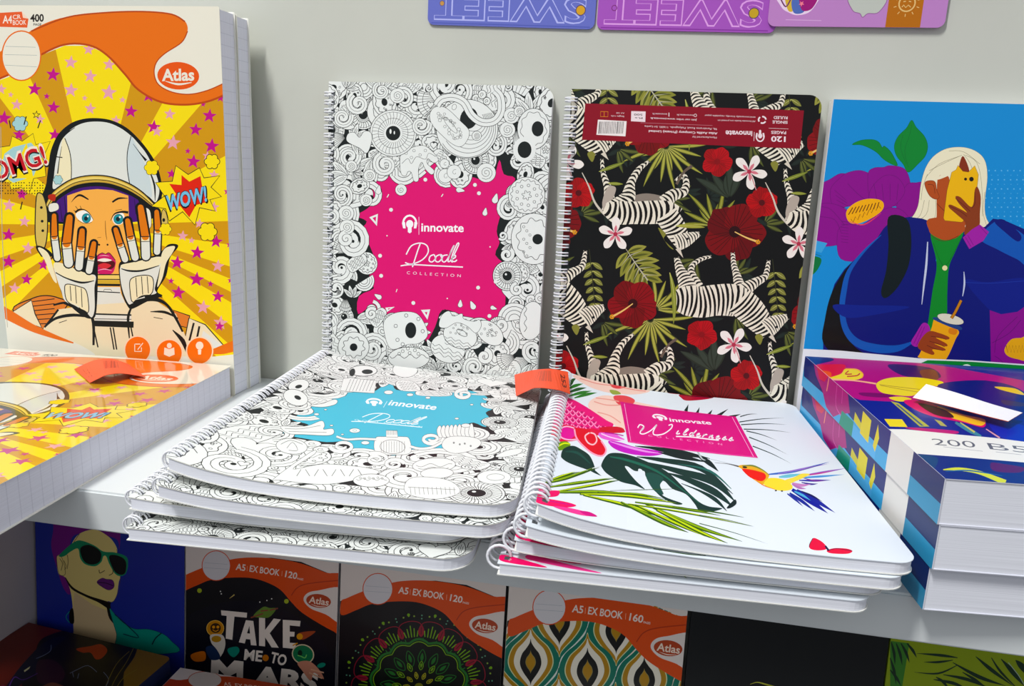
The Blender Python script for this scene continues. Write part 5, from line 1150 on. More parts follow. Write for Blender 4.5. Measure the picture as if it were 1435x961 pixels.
def art_spine(p):
    # frame in mm: x from the foot of the spine (0) towards the wall, y through the thickness
    p.mm(); p.flip = True; L = p.w*1000; T = p.h*1000
    def q(*P): return P
    p.raw([[p.m(a) for a in ((0, 0), (L, 0), (L, T), (0, T))]], '#4fb4e6')
    # top half painted: navy, magenta blot, navy again
    p.poly([(L-3, T*.35), (L-55, T*.4), (L-62, T*.1), (L-80, T*.15), (L-96, T*.5), (L-110, T*.45), (58, T*.42), (58, T), (L, T), (L, T*.6)], '#12257c')
    p.poly([(L-22, T), (L-30, T*.72), (L-48, T*.45), (L-60, T*.1), (L-76, T*.02), (L-86, T*.25), (L-104, T*.55), (L-96, T), ], '#b01684'); p.poly([(L-30, T), (L-38, T*.7), (L-50, T*.75), (L-56, T)], '#d8285a'); p.line([(L-58, T), (L-57, T*.55)], 1.6, '#f2a08a', False)
    p.lines([[(L-75, T), (L-78, T*.4), (L-92, T*.25)], [(L-86, T), (L-88, T*.6)]], .8, '#d860b0')
    p.poly([(L-88, 0), (L-112, 0), (L-112, T*.42), (L-90, T*.42)], '#1e9f86'); p.poly([(L-112, T*.02), (L-150, T*.02), (L-150, T*.3), (L-112, T*.35)], '#62bdf0')
    p.poly([(L-112, T*.45), (L-125, T*.38), (L-125, T*.55), (L-112, T*.7)], '#d9d23a'); p.poly([(L-124, T*.3), (L-138, T*.25), (L-138, T*.85), (L-124, T*.9)], '#e8dc2c'); p.poly([(L-145, T*.3), (L-149, T*.2), (L-152, T*.6), (L-148, T*.9)], '#e8dc2c')
    p.raw([[p.m(a) for a in ((34, 0), (63, 0), (63, T), (34, T))]], '#ecebe6')
    p.raw([[p.m(a) for a in ((0, T*.45), (34, T*.45), (34, T), (0, T))]], '#13306e'); p.raw([[p.m(a) for a in ((0, 0), (34, 0), (34, T*.45), (0, T*.45))]], '#3f9cc4')
def art_spine_low(p):
    art_spine(p)
# ------------------------------------------------------------------ covers on the lower shelf
def fill(p, col): 
    p.mm(); p.raw([[p.m(q) for q in ((-1, -1), (220, -1), (220, 300), (-1, 300))]], col)
def art_sunglasses(p):
    fill(p, '#26369a'); p.view(50, 730, 5.059)
    SK, PU, GR, TE = '#e6d48e', '#7a1f86', '#1f8f66', '#109a88'
    p.poly([(125, 60), (140, -120), (350, -220), (560, -120), (600, 60), (590, 200), (560, 120), (300, 90), (240, 200), (250, 500), (200, 480), (150, 330), (110, 180)], PU, True)
    p.poly([(310, 90), (420, 60), (510, 105), (560, 160), (580, 220), (560, 300), (600, 380), (590, 430), (575, 520), (545, 572), (510, 575), (560, 700), (575, 800), (420, 780), (270, 730), (262, 600), (245, 490), (210, 400), (160, 370), (150, 260), (165, 240), (220, 240), (250, 170)], SK, True)
    p.poly([(265, 640), (275, 500), (400, 590), (520, 640), (575, 790), (575, 960), (270, 900)], '#d9c29a')
    p.line([(210, 400), (260, 475), (360, 530), (450, 565), (525, 600)], [6, 16, 16, 26, 50], '#14120f'); p.line([(515, 590), (530, 680), (570, 740)], [30, 22, 8], '#14120f'); p.poly([(240, 640), (265, 620), (272, 720), (240, 715)], '#14120f', True)
    p.line([(310, 90), (270, 150), (240, 200)], 4, '#3a1440'); p.line([(575, 200), (600, 400), (578, 520), (545, 572), (490, 570)], 3, '#5a4a2a')
    p.shape([(150, 262), (165, 245), (185, 262), (205, 330), (205, 380), (165, 370)], SK, '#3a2a1a', 3); p.lines([[(170, 265), (190, 300), (180, 350)], [(200, 280), (215, 320), (205, 345)], [(225, 240), (230, 290), (222, 340)]], 4, '#4a3420')
    # glasses
    p.poly([(165, 245), (230, 180), (290, 140), (340, 142), (420, 175), (480, 215), (560, 222), (640, 250), (655, 300), (640, 370), (600, 390), (560, 370), (520, 300), (500, 250), (480, 250), (465, 290), (420, 320), (350, 305), (315, 260), (300, 195), (250, 215), (200, 250)], GR, True)
    p.poly([(318, 190), (370, 168), (430, 190), (465, 230), (455, 285), (410, 308), (355, 295), (325, 250)], '#0d1510', True); p.poly([(520, 255), (560, 240), (620, 262), (642, 300), (635, 365), (600, 380), (555, 350)], '#0a1014', True)
    p.line([(450, 345), (455, 368), (490, 350)], 5, '#3a2a1a'); p.line([(520, 385), (545, 370), (548, 345)], 5, '#3a2a1a')
    p.shape([(435, 432), (470, 405), (500, 412), (545, 420), (555, 465), (520, 488), (470, 465)], '#6a2a7c', '#2a1030', 2); p.line([(440, 434), (500, 440), (548, 458)], 6, '#2a1030')
    # shirt
    p.shape([(525, 620), (560, 660), (620, 720), (700, 765), (800, 768), (900, 800), (960, 850), (1000, 930), (600, 930), (575, 800), (545, 700)], TE, '#0a2a4a', 3); p.line([(560, 660), (650, 740), (730, 825), (620, 800)], 7, '#0a2a4a'); p.line([(890, 795), (850, 830), (825, 875)], 9, '#0c2a3a'); p.line([(240, 640), (215, 680), (240, 720)], 5, TE)
def small_band(p, x0, y0, k, pages, ix=0, dk=True):
    """orange ribbon, round window, size text and logo oval shared by the small exercise books; drawn in the frame of the first one's crop"""
    OR, PA = '#dc580f', '#e6dcd6'
    def sh(pts): return [(x0+x*k, y0+y*k) for x, y in pts]
    p.poly(sh([(-80, -60), (960, -60), (960, 400), (935, 195), (880, 170), (700, 95), (520, 70), (340, 72), (250, 90), (120, 140), (0, 175), (-80, 205)]), PA)
    p.poly(sh([(-30, 190), (0, 172), (100, 130), (180, 105), (300, 75), (430, 68), (560, 78), (700, 105), (850, 160), (960, 200), (960, 540), (900, 520), (800, 465), (700, 400), (640, 340), (560, 255), (430, 200), (300, 190), (150, 205), (60, 240), (-30, 270)]), OR, True)
    p.poly(sh([(715, 330), (735, 288), (800, 270), (960, 262), (960, 470), (850, 415), (760, 380)]), PA, True)
    p.line(sh([(640, 300), (680, 250), (760, 225), (960, 205)]), 6*k, '#b8400f')
    p.ell(x0+182*k, y0+118*k, 84*k, 88*k, '#dfdcdf', 0, 28, OR, 5*k); p.lines([sh([(112, 100), (250, 110)]), sh([(108, 130), (255, 140)])], 2*k, '#b8bcc4', False)
    p.text('A5', sh([(300, 142)])[0], sh([(358, 150)])[0], 40*k, '#f2e4da', .02); p.text('EX BOOK', sh([(384, 153)])[0], sh([(566, 180)])[0], 40*k, '#f2e4da', .02); p.text(pages, sh([(600, 186)])[0], sh([(672, 200)])[0], 40*k, '#f2e4da', .02); p.text('PAGES', sh([(676, 202)])[0], sh([(712, 208)])[0], 12*k, '#f2e4da', .01)
    p.line(sh([(372, 120), (370, 152)]), 2*k, '#f2c4a8', False); p.line(sh([(584, 150), (582, 182)]), 2*k, '#f2c4a8', False)
    p.ell(x0+806*k, y0+333*k, 76*k, 42*k, '#b54a26', .12, 26, PA, 3*k); p.text('Atlas', sh([(745, 344)])[0], sh([(866, 362)])[0], 42*k, '#f0dccc', .02); p.line(sh([(760, 352), (800, 366), (850, 368)]), [1, 5*k, 2], '#f0dccc')
def art_mars(p):
    fill(p, '#0b0c14'); p.view(240, 740, 4.35)
    p.ell(430, 1000, 600, 560, '#0c0d1c', 0, 30)
    small_band(p, 92, 110, 1.0, '120')
    p.poly([(560, 480), (600, 486), (640, 490), (600, 540), (560, 545), (500, 535)], '#6a8a3a', True); p.lines([[(485, 545), (560, 520)], [(600, 500), (650, 488)], [(545, 505), (590, 500)]], 8, '#8a4a3a')
    W = '#ece2d8'
    p.poly([(303, 500), (462, 515), (460, 545), (385, 538), (372, 680), (332, 672), (338, 534), (306, 530)], W)
    p.poly([(412, 695), (455, 560), (500, 565), (520, 715), (485, 712), (482, 678), (455, 675), (448, 702)], W); p.poly([(462, 640), (480, 642), (476, 595)], '#0b0c14')
    p.poly([(535, 545), (572, 548), (572, 620), (625, 550), (668, 556), (600, 640), (655, 728), (612, 726), (572, 665), (572, 720), (535, 716)], W)
    p.poly([(680, 558), (788, 565), (784, 598), (722, 592), (722, 630), (752, 632), (750, 660), (722, 660), (722, 698), (760, 700), (756, 735), (680, 728)], W)
    p.text('ME', (442, 800), (552, 812), 66, W, .03); p.text('TO', (600, 815), (695, 838), 66, W, .03)
    p.poly([(240, 900), (245, 788), (290, 795), (340, 850), (385, 805), (440, 812), (436, 960), (400, 955), (398, 880), (340, 910), (290, 860), (285, 905)], W)
    p.text('ARS', (490, 955), (890, 1000), 120, W, .05)
    for x, y, r in ((172, 380, 14), (702, 445, 14)): p.ell(x, y, r, None, '#a8b83a')
    p.dots([(540, 450), (583, 440), (612, 430), (300, 385), (305, 400)], 4, '#e4e4e0'); p.line([(355, 428), (385, 405)], [2, 8], '#c8b46a', False)
    p.ell(268, 610, 50, 46, '#c98a1c', 0, 24, '#e8c060', 4); p.ell(270, 608, 32, 30, '#3a2412'); p.ell(258, 602, 9, 9, '#e8a030'); p.ell(284, 602, 9, 9, '#e8a030'); p.line([(252, 618), (270, 628), (288, 618)], 5, '#e8a030')
    p.poly([(240, 650), (310, 650), (330, 700), (315, 760), (280, 800), (250, 780), (275, 740), (245, 700)], '#d8cfc4', True); p.ell(275, 675, 30, 20, '#b88a2a'); p.poly([(210, 730), (260, 720), (300, 790), (240, 800)], '#1d3358', True)
    p.poly([(345, 735), (400, 722), (415, 750), (385, 785), (355, 770)], '#0f8a78', True); p.poly([(120, 770), (200, 750), (205, 805), (140, 810)], '#c87018', True); p.ell(575, 790, 19, 20, '#c87a24')
    p.poly([(775, 640), (880, 628), (800, 680)], '#a8502c', True); p.ell(783, 660, 19, 19, '#e0a030'); p.line([(740, 715), (770, 700)], 8, '#e0a030')
    p.ell(803, 768, 62, 54, '#1c7a50', .3, 26, '#d8c8a8', 7); p.ell(785, 760, 14, 18, '#0a2a1c'); p.line([(770, 775), (790, 780), (815, 790), (825, 770)], 6, '#7fd070')
    p.poly([(770, 820), (840, 810), (900, 860), (930, 920), (870, 880), (850, 930), (800, 870)], '#d09078', True); p.lines([[(850, 860), (930, 880)], [(840, 880), (920, 915)]], 8, '#e0b090'); p.ell(915, 835, 26, 14, '#128a74', -.3)
def art_mandala(p):
    fill(p, '#0a0b14'); p.view(470, 760, 4.781)
    G1, G2, R1 = '#2f7a34', '#7fae2a', '#9a2038'
    cx, cy = 560, 970
    for i in range(14):
        a = -pi/2+(i-6.5)*.36+.18*0+ .04
        f = lambda u, v: (cx+cos(a)*u-sin(a)*v, cy+(sin(a)*u+cos(a)*v)*.98)
        p.line([f(350, -70), f(400, -82), (f(440, -60)), f(455, 0), f(440, 60), f(400, 82), f(350, 70)], 5, R1)
        p.lines([[f(345, t*18), f(385+20*(2-abs(t)), t*24)] for t in (-2, -1, 0, 1, 2)], 7, G2, False)
        p.lines([[f(300, t*40), f(335, t*46)] for t in (-1, 1)], 6, G1, False)
        b = a+.18; g = lambda u, v: (cx+cos(b)*u-sin(b)*v, cy+(sin(b)*u+cos(b)*v)*.98)
        p.poly([g(345, 0), g(380, 22), g(430, 0), g(380, -22)], R1, True); p.line([g(362, 0), g(412, 0)], 6, '#5a1022')
        p.dots([f(492, 0), f(486, 36), f(486, -36)], 6, '#8fae4a'); p.dots([g(470, 0), g(492, 0)], 5, '#6aa88a')
        p.dots([f(500, 0)], 10, G2)
    sc = lambda r, am, k: [(cx+(r+am*abs(sin(k*t/2)))*cos(t), cy+(r+am*abs(sin(k*t/2)))*sin(t)*.98) for t in [i*2*pi/120 for i in range(121)]]
    p.poly(sc(312, 26, 14)[:-1], G1); p.poly(sc(296, 26, 14)[:-1], '#0a140f'); p.line(sc(286, 26, 14), 6, G2, False)
    for r, n, l, c in ((150, 16, 110, G1), (120, 12, 60, G2), (60, 10, 46, '#b8b43a')):
        for i in range(n):
            a = i*2*pi/n+.1; f = lambda u, v: (cx+cos(a)*u-sin(a)*v, cy+(sin(a)*u+cos(a)*v)*.98)
            p.line([f(r, 0), f(r+l*.45, l*.24), f(r+l, 0), f(r+l*.45, -l*.24)], 5, c, True, True); p.poly([f(r+l*.25, 0), f(r+l*.5, l*.1), f(r+l*.78, 0), f(r+l*.5, -l*.1)], c, True)
    p.ell(cx, cy, 30, None, '#8a8a30')
    small_band(p, 75, 175, 1.15, '120')
def art_ogee(p):
    fill(p, '#e4dccb'); p.view(700, 800, 4.948)
    TL, GO, BK, CR = '#0f7a66', '#b58a24', '#12100f', '#ece6d6'
    def og(cx, cy, w, h):
        a = [(.0, -1), (.1, -.82), (.4, -.6), (.8, -.36), (1., -.04), (.93, .22), (.62, .5), (.25, .74), (.07, .88)]
        return [(cx+w*u, cy+h*v) for u, v in a]+[(cx, cy+h)]+[(cx-w*u, cy+h*v) for u, v in a[:0:-1]]
    p.poly([(-50, 100), (900, 100), (900, 900), (-50, 900)], '#dfeae2')
    for r in range(-1, 4):
        for c in range(-1, 5):
            x = 218+c*394+(197 if r % 2 == 0 else 0)-(2*r); y = 620+(r-1)*310+c*62+(31 if r % 2 == 0 else 0)
            for w, h, k in ((198, 292, TL), (158, 256, '#d6e2b4'), (151, 248, GO), (116, 214, CR), (74, 160, BK), (36, 80, '#8f8a5a'), (32, 73, GO)):
                p.poly(og(x, y-(0 if w > 100 else -10), w, h), k, True)
    small_band(p, 105, 95, 1.32, '160')
def art_black(p):
    fill(p, '#0d1014'); p.view(950, 820, 2.959)
    p.line([(300, 410), (330, 402), (370, 412), (420, 425)], [2, 4, 6, 3], '#b8b84a')
def art_palm(p):
    fill(p, '#8a9a1c'); p.view(950, 820, 2.959)
    D = '#12301c'
    p.poly([(880, 230), (960, 240), (930, 420), (880, 420)], '#3f7a2c')
    for x0, y0, x1, y1 in ((885, 235, 900, 330), (905, 240, 930, 330), (925, 240, 960, 320), (950, 240, 990, 300), (880, 300, 905, 410), (880, 350, 925, 417)): p.line([(x0, y0), ((x0+x1)/2+4, (y0+y1)/2), (x1, y1)], [4, 12, 1], D)
    for a, b, c, w in (((1160, 300), (1090, 290), (990, 282), 12), ((1140, 310), (1080, 318), (1020, 318), 10), ((1160, 330), (1080, 365), (980, 360), 8), ((1140, 320), (1250, 380), (1360, 417), 16), ((1235, 295), (1300, 350), (1390, 417), 16), ((1340, 305), (1390, 360), (1435, 417), 22),
                       ((1100, 370), (1200, 390), (1300, 430), 14), ((1060, 390), (1140, 405), (1200, 430), 14), ((1180, 360), (1230, 390), (1280, 425), 12), ((1400, 310), (1430, 340), (1500, 420), 26), ((1070, 380), (1100, 400), (1130, 440), 12), ((1300, 300), (1340, 360), (1420, 440), 10)):
        p.line([a, b, c], [3, w, 1], D)
    p.lines([[(1370, 320), (1410, 370), (1440, 417)]], 3, '#9fb0a0')
def art_darkred(p):
    fill(p, '#6a2214'); p.view(0, 840, 5.519)
    p.poly([(900, 250), (1380, 400), (1370, 470), (1190, 680), (820, 720), (760, 500), (860, 330)], '#85681c', True)
    p.poly([(300, 330), (420, 260), (600, 220), (800, 220), (1000, 290), (1060, 350), (1040, 440), (960, 560), (880, 720), (200, 720), (260, 500)], '#171210', True)
    p.poly([(20, 720), (110, 580), (200, 470), (330, 340), (440, 290), (500, 300), (380, 400), (290, 470), (300, 560), (180, 640), (90, 720)], '#12142c', True)
    p.poly([(590, 380), (700, 360), (780, 345), (830, 390), (790, 450), (740, 460), (700, 410), (640, 410)], '#b0401a', True)
    p.poly([(290, 480), (420, 470), (500, 560), (460, 640), (300, 640)], '#3a1a2a', True)
    p.lines([[(395, 350), (390, 395), (340, 430), (280, 455)], [(540, 570), (600, 540), (680, 510), (750, 560)], [(800, 560), (840, 620), (800, 700)], [(560, 560), (570, 600)], [(610, 570), (600, 610)]], 4, '#7a86a0')
    p.poly([(185, 548), (235, 515), (225, 535), (190, 560)], '#c8c49a'); p.line([(60, 700), (110, 600), (180, 620), (290, 570)], [10, 6, 4, 3], '#6a3a9a'); p.lines([[(850, 700), (900, 600), (980, 480), (1040, 360)], [(820, 660), (900, 500), (1000, 400)], [(900, 680), (960, 600), (1060, 540)]], 4, '#8a7a2c')
    p.poly([(0, 680), (30, 660), (60, 700), (20, 740)], '#8a2a4a', True); p.poly([(270, 720), (400, 640), (520, 700)], '#7a4a34', True)
def art_lying_small(p):
    p.view(240, 740, 4.35)
    fill(p, '#dad2cf'); p.view(240, 740, 4.35)
    p.poly([(-60, 950), (60, 925), (220, 905), (380, 905), (600, 930), (900, 990), (1200, 1100), (1200, 1300), (-60, 1300)], '#b8471c', True)
    p.ell(205, 925, 100, 50, '#cfc8c4', 0, 26, '#b8471c', 4); p.text('A5  EX BOOK', (322, 960), (560, 985), 24, '#e6cfc0', .01, up=(-.2, -1))
# ------------------------------------------------------------------ stencils
def sweet(p, x, y, w, h, col, under):
    a, b = (x+w, y+h), (x, y+h-.02)
    p.text('SWEET', (x+w, y), (x, y), h, '#cdcdf2' if col is None else col, .028, up=(0, -1))
    p.text('SWEET', (x+w-.5, y-.4), (x+.5, y-.4), h-.9, under, .004, up=(0, -1))
def art_stencil_blue(p):
    fill(p, p.under); p.mm(); sweet(p, 5, 21, 116, 18, '#b9bdf0', p.under)
    p.ell(117, 13, 3.2, None, '#d8a83a', 0, 18, '#5a4a6a', .6); p.ell(11, 15.5, 1.6, None, '#c89a5a', 0, 12, '#6a5a7a', .4); p.ell(90, 30, 30, 10, '#666fc0'); p.line([(3, 1.4), (125, 1.4)], .8, '#5c66b4', False)
def art_stencil_purple(p):
    fill(p, p.under); p.mm(); sweet(p, 5, 21, 112, 18, '#e0a8e6', p.under); p.ell(12, 15, 1.6, None, p.under, 0, 12, '#7a2a70', .5); p.ell(111, 13, 3.2, None, '#c8a83a', 0, 18, '#5a4a6a', .6); p.line([(3, 1.4), (122, 1.4)], .8, '#8c3fa0', False)
def art_stencil_pink(p):
    fill(p, p.under); p.mm()
    p.raw([[p.m(q) for q in ((78.5, 0), (101, 0), (101, 60), (78.5, 60))]], '#b97414')
    p.ell(90.5, 15.5, 5.6, None, '#e6c486', 0, 22); p.ell(90.5, 15.5, 4.7, None, '#b97414', 0, 22); p.lines([[(90.5+6.8*cos(a), 15.5+6.8*sin(a)), (90.5+8.6*cos(a), 15.5+8.6*sin(a))] for a in [i*pi/5+.3 for i in range(10)]], .5, '#e6c486', False); p.lines([[(87.5, 13), (88.5, 14.4), (90, 12.8), (91.5, 14.4), (93.2, 13)], [(88, 16.5), (89.6, 16.8)], [(91.5, 16.8), (93, 16.5)]], .6, '#e6c486', False)
    p.shape([(53, 20), (56, 11), (61, 9), (63, 6.6), (66, 9), (73, 10), (76, 20)], '#c4c8c0', '#9a6a9c', .5)
    p.poly([(4, 24), (8, 13), (14, 9), (20, 7.5), (28, 10), (34, 20), (36, 24)], '#ecd6ec', True); p.poly([(10, 20), (13, 10.5), (17, 11), (17, 20)], '#d8b84a', True); p.poly([(15, 18), (17, 9), (24, 10), (24, 20)], '#5a74b8', True); p.poly([(20, 22), (22, 11), (29, 12), (32, 22)], '#a0207c', True); p.star(21.5, 15, 2, '#f0889a'); p.line([(6, 20), (11, 13), (14, 18)], .9, '#7a3a6a')
    p.lines([[(12, 4.4), (36, 4)]], .5, '#d8b0da', False)
# =================================================================== setting
def box(name, x0, x1, y0, y1, z0, z1, mat, bev=0, parent=None):
    bm = bmesh.new(); bmesh.ops.create_cube(bm, size=1)
    for v in bm.verts: v.co = Vector((x0+(v.co.x+.5)*(x1-x0), y0+(v.co.y+.5)*(y1-y0), z0+(v.co.z+.5)*(z1-z0)))
    if bev: bmesh.ops.bevel(bm, geom=bm.edges[:], offset=bev, segments=2, affect='EDGES')
    me = bpy.data.meshes.new(name); bm.to_mesh(me); bm.free(); me.materials.append(mat)
    return link(bpy.data.objects.new(name, me), parent)
o = box('wall_back', -1.4, 1.4, 0, .02, -.34, .55, M['paint']); o['kind'] = 'structure'
o = box('wall_left', -.568, -.5495, -.247, 0, -.34, -.0252, M['panel'], .001); o['kind'] = 'structure'
o = box('shelf', -1.4, 1.4, -.248, 0, -.025, 0, M['board'], .0012)
tag(o, 'white laminated wall shelf board carrying the bright notebooks', 'shelf')
o = box('shelf', -1.4, 1.4, -.248, 0, -.326, -.30, M['board'], .0012)
tag(o, 'lower white shelf board in the shade under the upper shelf', 'shelf')

# =================================================================== spiral notebooks
def spiral_book(name, label, mat4, w, h, T, art, dz=flat, group=None, twin=True, rr=.009, stock=WHITE, cr=.0056, wire=.00055, front=None, zc=None):
    r = thing(name, label, 'notebook', mat4, group)
    ol = outline(w, h, rr)
    p = Print(ol, mat4, T, dz)
    if art: art(p)
    p.build('front_cover' if front is None else front, r, M['matte'], stock=stock)
    pl = [(.0012+x*(w-.0018)/w, y*(h-.0010)/h+.0004) for x, y in outline(w, h, rr)]
    slab('page_block', pl, .0006, T-.0006, M['pages'], r, dz)
    q = slab('back_cover' if front is None else 'front_cover', ol, 0, .0005, M['card'], r, dz)
    coil(r, h, cr, wire, T/2+.0010 if zc is None else zc, .0002 if twin else -.0002, twin=twin, dz=dz)
    return r
def art_plain_pattern(seed):
    def f(p):
        doodle_field(p, seed, strip=True); holes(p, p.h)
    return f

# ---- pile of black and white doodle notebooks
DT = .0069
dl = ['spiral notebook with black doodles and a turquoise centre, topmost of the left pile',
      'doodle notebook directly under the turquoise centred one, second from the top',
      'doodle notebook third from the top of the left pile, sticking out to the left',
      'bottom doodle notebook of the left pile, lying on the shelf edge']
for i, (bx, by, rot) in enumerate([(-.2690, -.0457, .066), (-.2790, -.0375, .090), (-.2600, -.0450, .100), (-.2575, -.0387, .0987)]):
    k = 3-i
    dz = bulge(.0044*i, .0012*i)
    m4 = place_lying(bx, by, rot, .25, DT*i)
    spiral_book('spiral_notebook', dl[k], m4, .176, .25, DT, art_doodle_blue if i == 3 else art_plain_pattern(40+i), dz,
                'black and white doodle notebooks lying in a pile', twin=True, rr=.016, cr=.0048, wire=.0005, zc=DT/2+.0022 if i == 0 else None)
# ---- pile of tropical notebooks
WT = .0062
wl = ['white spiral notebook with monstera leaves and a hummingbird, topmost of the middle pile',
      'tropical notebook right under the hummingbird one, second from the top of its pile',
      'tropical notebook third in its pile, pink petals showing at its front left corner',
      'bottom tropical notebook of the middle pile, its white back cover on the shelf']
for i, (bx, by, rot) in enumerate([(-.0770, -.0310, .052), (-.0720, -.0270, .060), (-.0665, -.0330, .062), (-.0638, -.0317, .068)]):
    k = 3-i
    dz = bulge(.0046*i, .0004*i)
    m4 = place_lying(bx, by, rot, .25, WT*i)
    spiral_book('spiral_notebook', wl[k], m4, .1732, .25, WT, art_tropical if i == 3 else (art_tropical_plain if i == 2 else art_tropical_under), dz,
                'tropical notebooks lying in a pile', twin=False, rr=.010, cr=.0057, wire=.0008, stock='#e6ecf2', zc=WT/2+.0034 if i == 0 else WT/2+.001)
# ---- standing ones
m4 = place_standing(-.2655, -.0233+.0065, .0002, .0142/.25)
spiral_book('spiral_notebook', 'white doodle notebook with a magenta splash, standing against the wall', m4, .1785, .2505, .0065, art_doodle_pink, rr=.009, cr=.0043)
m4 = place_standing(-.0730, -.0213+.0065, .0002, .0075/.25, 0, -.002)
spiral_book('spiral_notebook', 'black spiral notebook with zebras and red flowers, standing upside down', m4, .1770, .2485, .0065, art_zebra, rr=.009, cr=.0049, front='back_cover', stock='#15171a')

# =================================================================== glued books
def glued_book(name, label, cat, mat4, w, h, T, art, spine_art=None, group=None, stock=WHITE, back=None, rr=.0015, pmat='pages', cmat='laminate'):
    r = thing(name, label, cat, mat4, group)
    ol = outline(w, h, rr)
    p = Print(ol, mat4, T)
    if art: art(p)
    p.build('front_cover', r, M[cmat], stock=stock)
    slab('page_block', [(.0006, .0004), (w-.0015, .0004), (w-.0015, h-.0015), (.0006, h-.0015)], .0004, T-.0004, M[pmat], r)
    slab('back_cover', ol, 0, .0004, M['laminate'], r, ink=back or stock)
    # spine: frame with x up the book, y through its thickness, z pointing left
    ms = Matrix(((0, 0, -1, 0), (-1, 0, 0, h), (0, 1, 0, 0), (0, 0, 0, 1)))
    sp = Print([(0, 0), (h, 0), (h, T), (0, T)], mat4 @ ms, 0.0002)
    if spine_art: spine_art(sp)
    s = sp.build('spine', r, M['laminate'], .0006, stock=stock)
    s.matrix_local = ms
    return r
# ---- A4 exercise books on the left
m4 = place_standing(-.5382, -.0575+.022, 0, 0)
glued_book('exercise_book', 'A4 exercise book with a pop art astronaut on a yellow cover, standing in front', 'notebook', m4, .2095, .2965, .022, art_astronaut, spine_white, None, WHITE, pmat='pagesq')
m4 = place_standing(-.5375, -.0345+.018, 0, 0)
glued_book('exercise_book', 'A4 exercise book standing behind the yellow astronaut cover, only its page edges seen', 'notebook', m4, .2095, .2955, .018, None, None, None, WHITE, pmat='pagesq')
a4m = place_lying(-.3295-.2095*cos(.055), -.058-.2095*sin(.055)-.001, .055, .2965)
glued_book('exercise_book', 'yellow A4 exercise book lying flat on the shelf at the far left', 'notebook', a4m, .2095, .2965, .026, ART_COPY, spine_white, None, WHITE, pmat='pagesq', cmat='gloss')
# ---- B5 books on the right
m4 = place_standing(.1112, -.0235+.014, 0, .0085/.2455, 0, -.002)
glued_book('softcover_notebook', 'blue notebook showing a blonde woman behind a yellow phone, standing against the wall', 'notebook', m4, .176, .2455, .014, art_phone_woman, None, None, '#e9e9e6')
bl = ['bottom book of the right hand pile, resting on the shelf edge', 'middle book of the right hand pile, its painted spine half hidden by the tropical notebook',
      'topmost book of the right hand pile with a magenta and yellow abstract cover']
for i in range(3):
    jx, jy, jr = [(.0005, .0030, .003), (.0010, .0, .0), (.0, .0, 0)][i]
    m4 = place_lying(.1105+jx, -.0360+jy, .0935+jr, .229, .022*i)
    glued_book('softcover_notebook', bl[i], 'notebook', m4, .176, .229, .0219, art_abstract if i == 2 else None, art_spine, 'softcover notebooks in the right hand pile', '#dfe1ea')

# =================================================================== lower shelf
LZ = -.30
def lower_stand(x, w, label, art, stock, name='exercise_book'):
    m4 = place_standing(x, -.0545+.008, LZ, .0205/.21, 0, 0)
    glued_book(name, label, 'notebook', m4, w, .212, .008, art, None, None, stock, back='#2b3138')
lower_stand(-.5465, .152, 'blue notebook with a woman in green sunglasses, in the lower left corner', art_sunglasses, '#2a3f9e', 'softcover_notebook')
lower_stand(-.3930, .1445, 'small exercise book with white hand lettering and planets on black', art_mars, '#d9d2cf')
lower_stand(-.2462, .1445, 'small exercise book with a green and red mandala on black', art_mandala, '#d9d2cf')
lower_stand(-.0990, .1445, 'small exercise book with teal and gold teardrop pattern', art_ogee, '#dad5cb')
lower_stand(.0488, .147, 'plain black notebook on the lower shelf between the teardrop and the palm covers', art_black, '#15181d', 'softcover_notebook')
lower_stand(.1972, .150, 'lime green notebook with dark palm fronds, at the lower right', art_palm, '#7d8f1e', 'softcover_notebook')
for i in range(4):
    jx, jr = [(-.001, .01), (.002, -.01), (.003, .004), (0, 0)][i]
    m4 = place_lying(-.5475+jx*.5, -.0580, -.095+jr*.3, .205, LZ+.015*i)
    lab = ['lying notebook at the bottom of the dark pile in the lower left corner', 'lying notebook second from the bottom of the dark pile, lower left', 'navy edged notebook right under the dark red one, lower left', 'glossy dark red and brown notebook lying in the lower left corner'][i]
    glued_book('softcover_notebook', lab, 'notebook', m4, .158, .205, .0148, art_darkred if i == 3 else None, None, 'dark notebooks lying in the lower left corner', '#1b2a55', '#1b2a55', rr=.006, pmat='pages_navy')
def flat_pile(x, y, n, rot, labs, arts, grp):
    for i in range(n):
        m4 = place_lying(x+(.001 if i % 2 else 0), y, rot, .21, LZ+.014*i)
        glued_book('exercise_book', labs[i], 'notebook', m4, .1445, .21, .0138, arts if i == n-1 else None, None, grp, '#d9d2cf', '#d9d2cf')
flat_pile(-.3795, -.0790, 4, .0, ['lying exercise book at the very bottom below the planets cover', 'lying exercise book second from the bottom below the planets cover', 'lying exercise book second from the top below the planets cover', 'exercise book with an orange band lying in front of the planets cover'], art_lying_small, 'exercise books lying before the planets cover')
flat_pile(-.2300, -.0850, 3, .0, ['bottom exercise book lying in front of the mandala cover', 'middle exercise book lying in front of the mandala cover', 'white exercise book lying in front of the mandala cover, only a corner seen'], None, 'exercise books lying before the mandala cover')

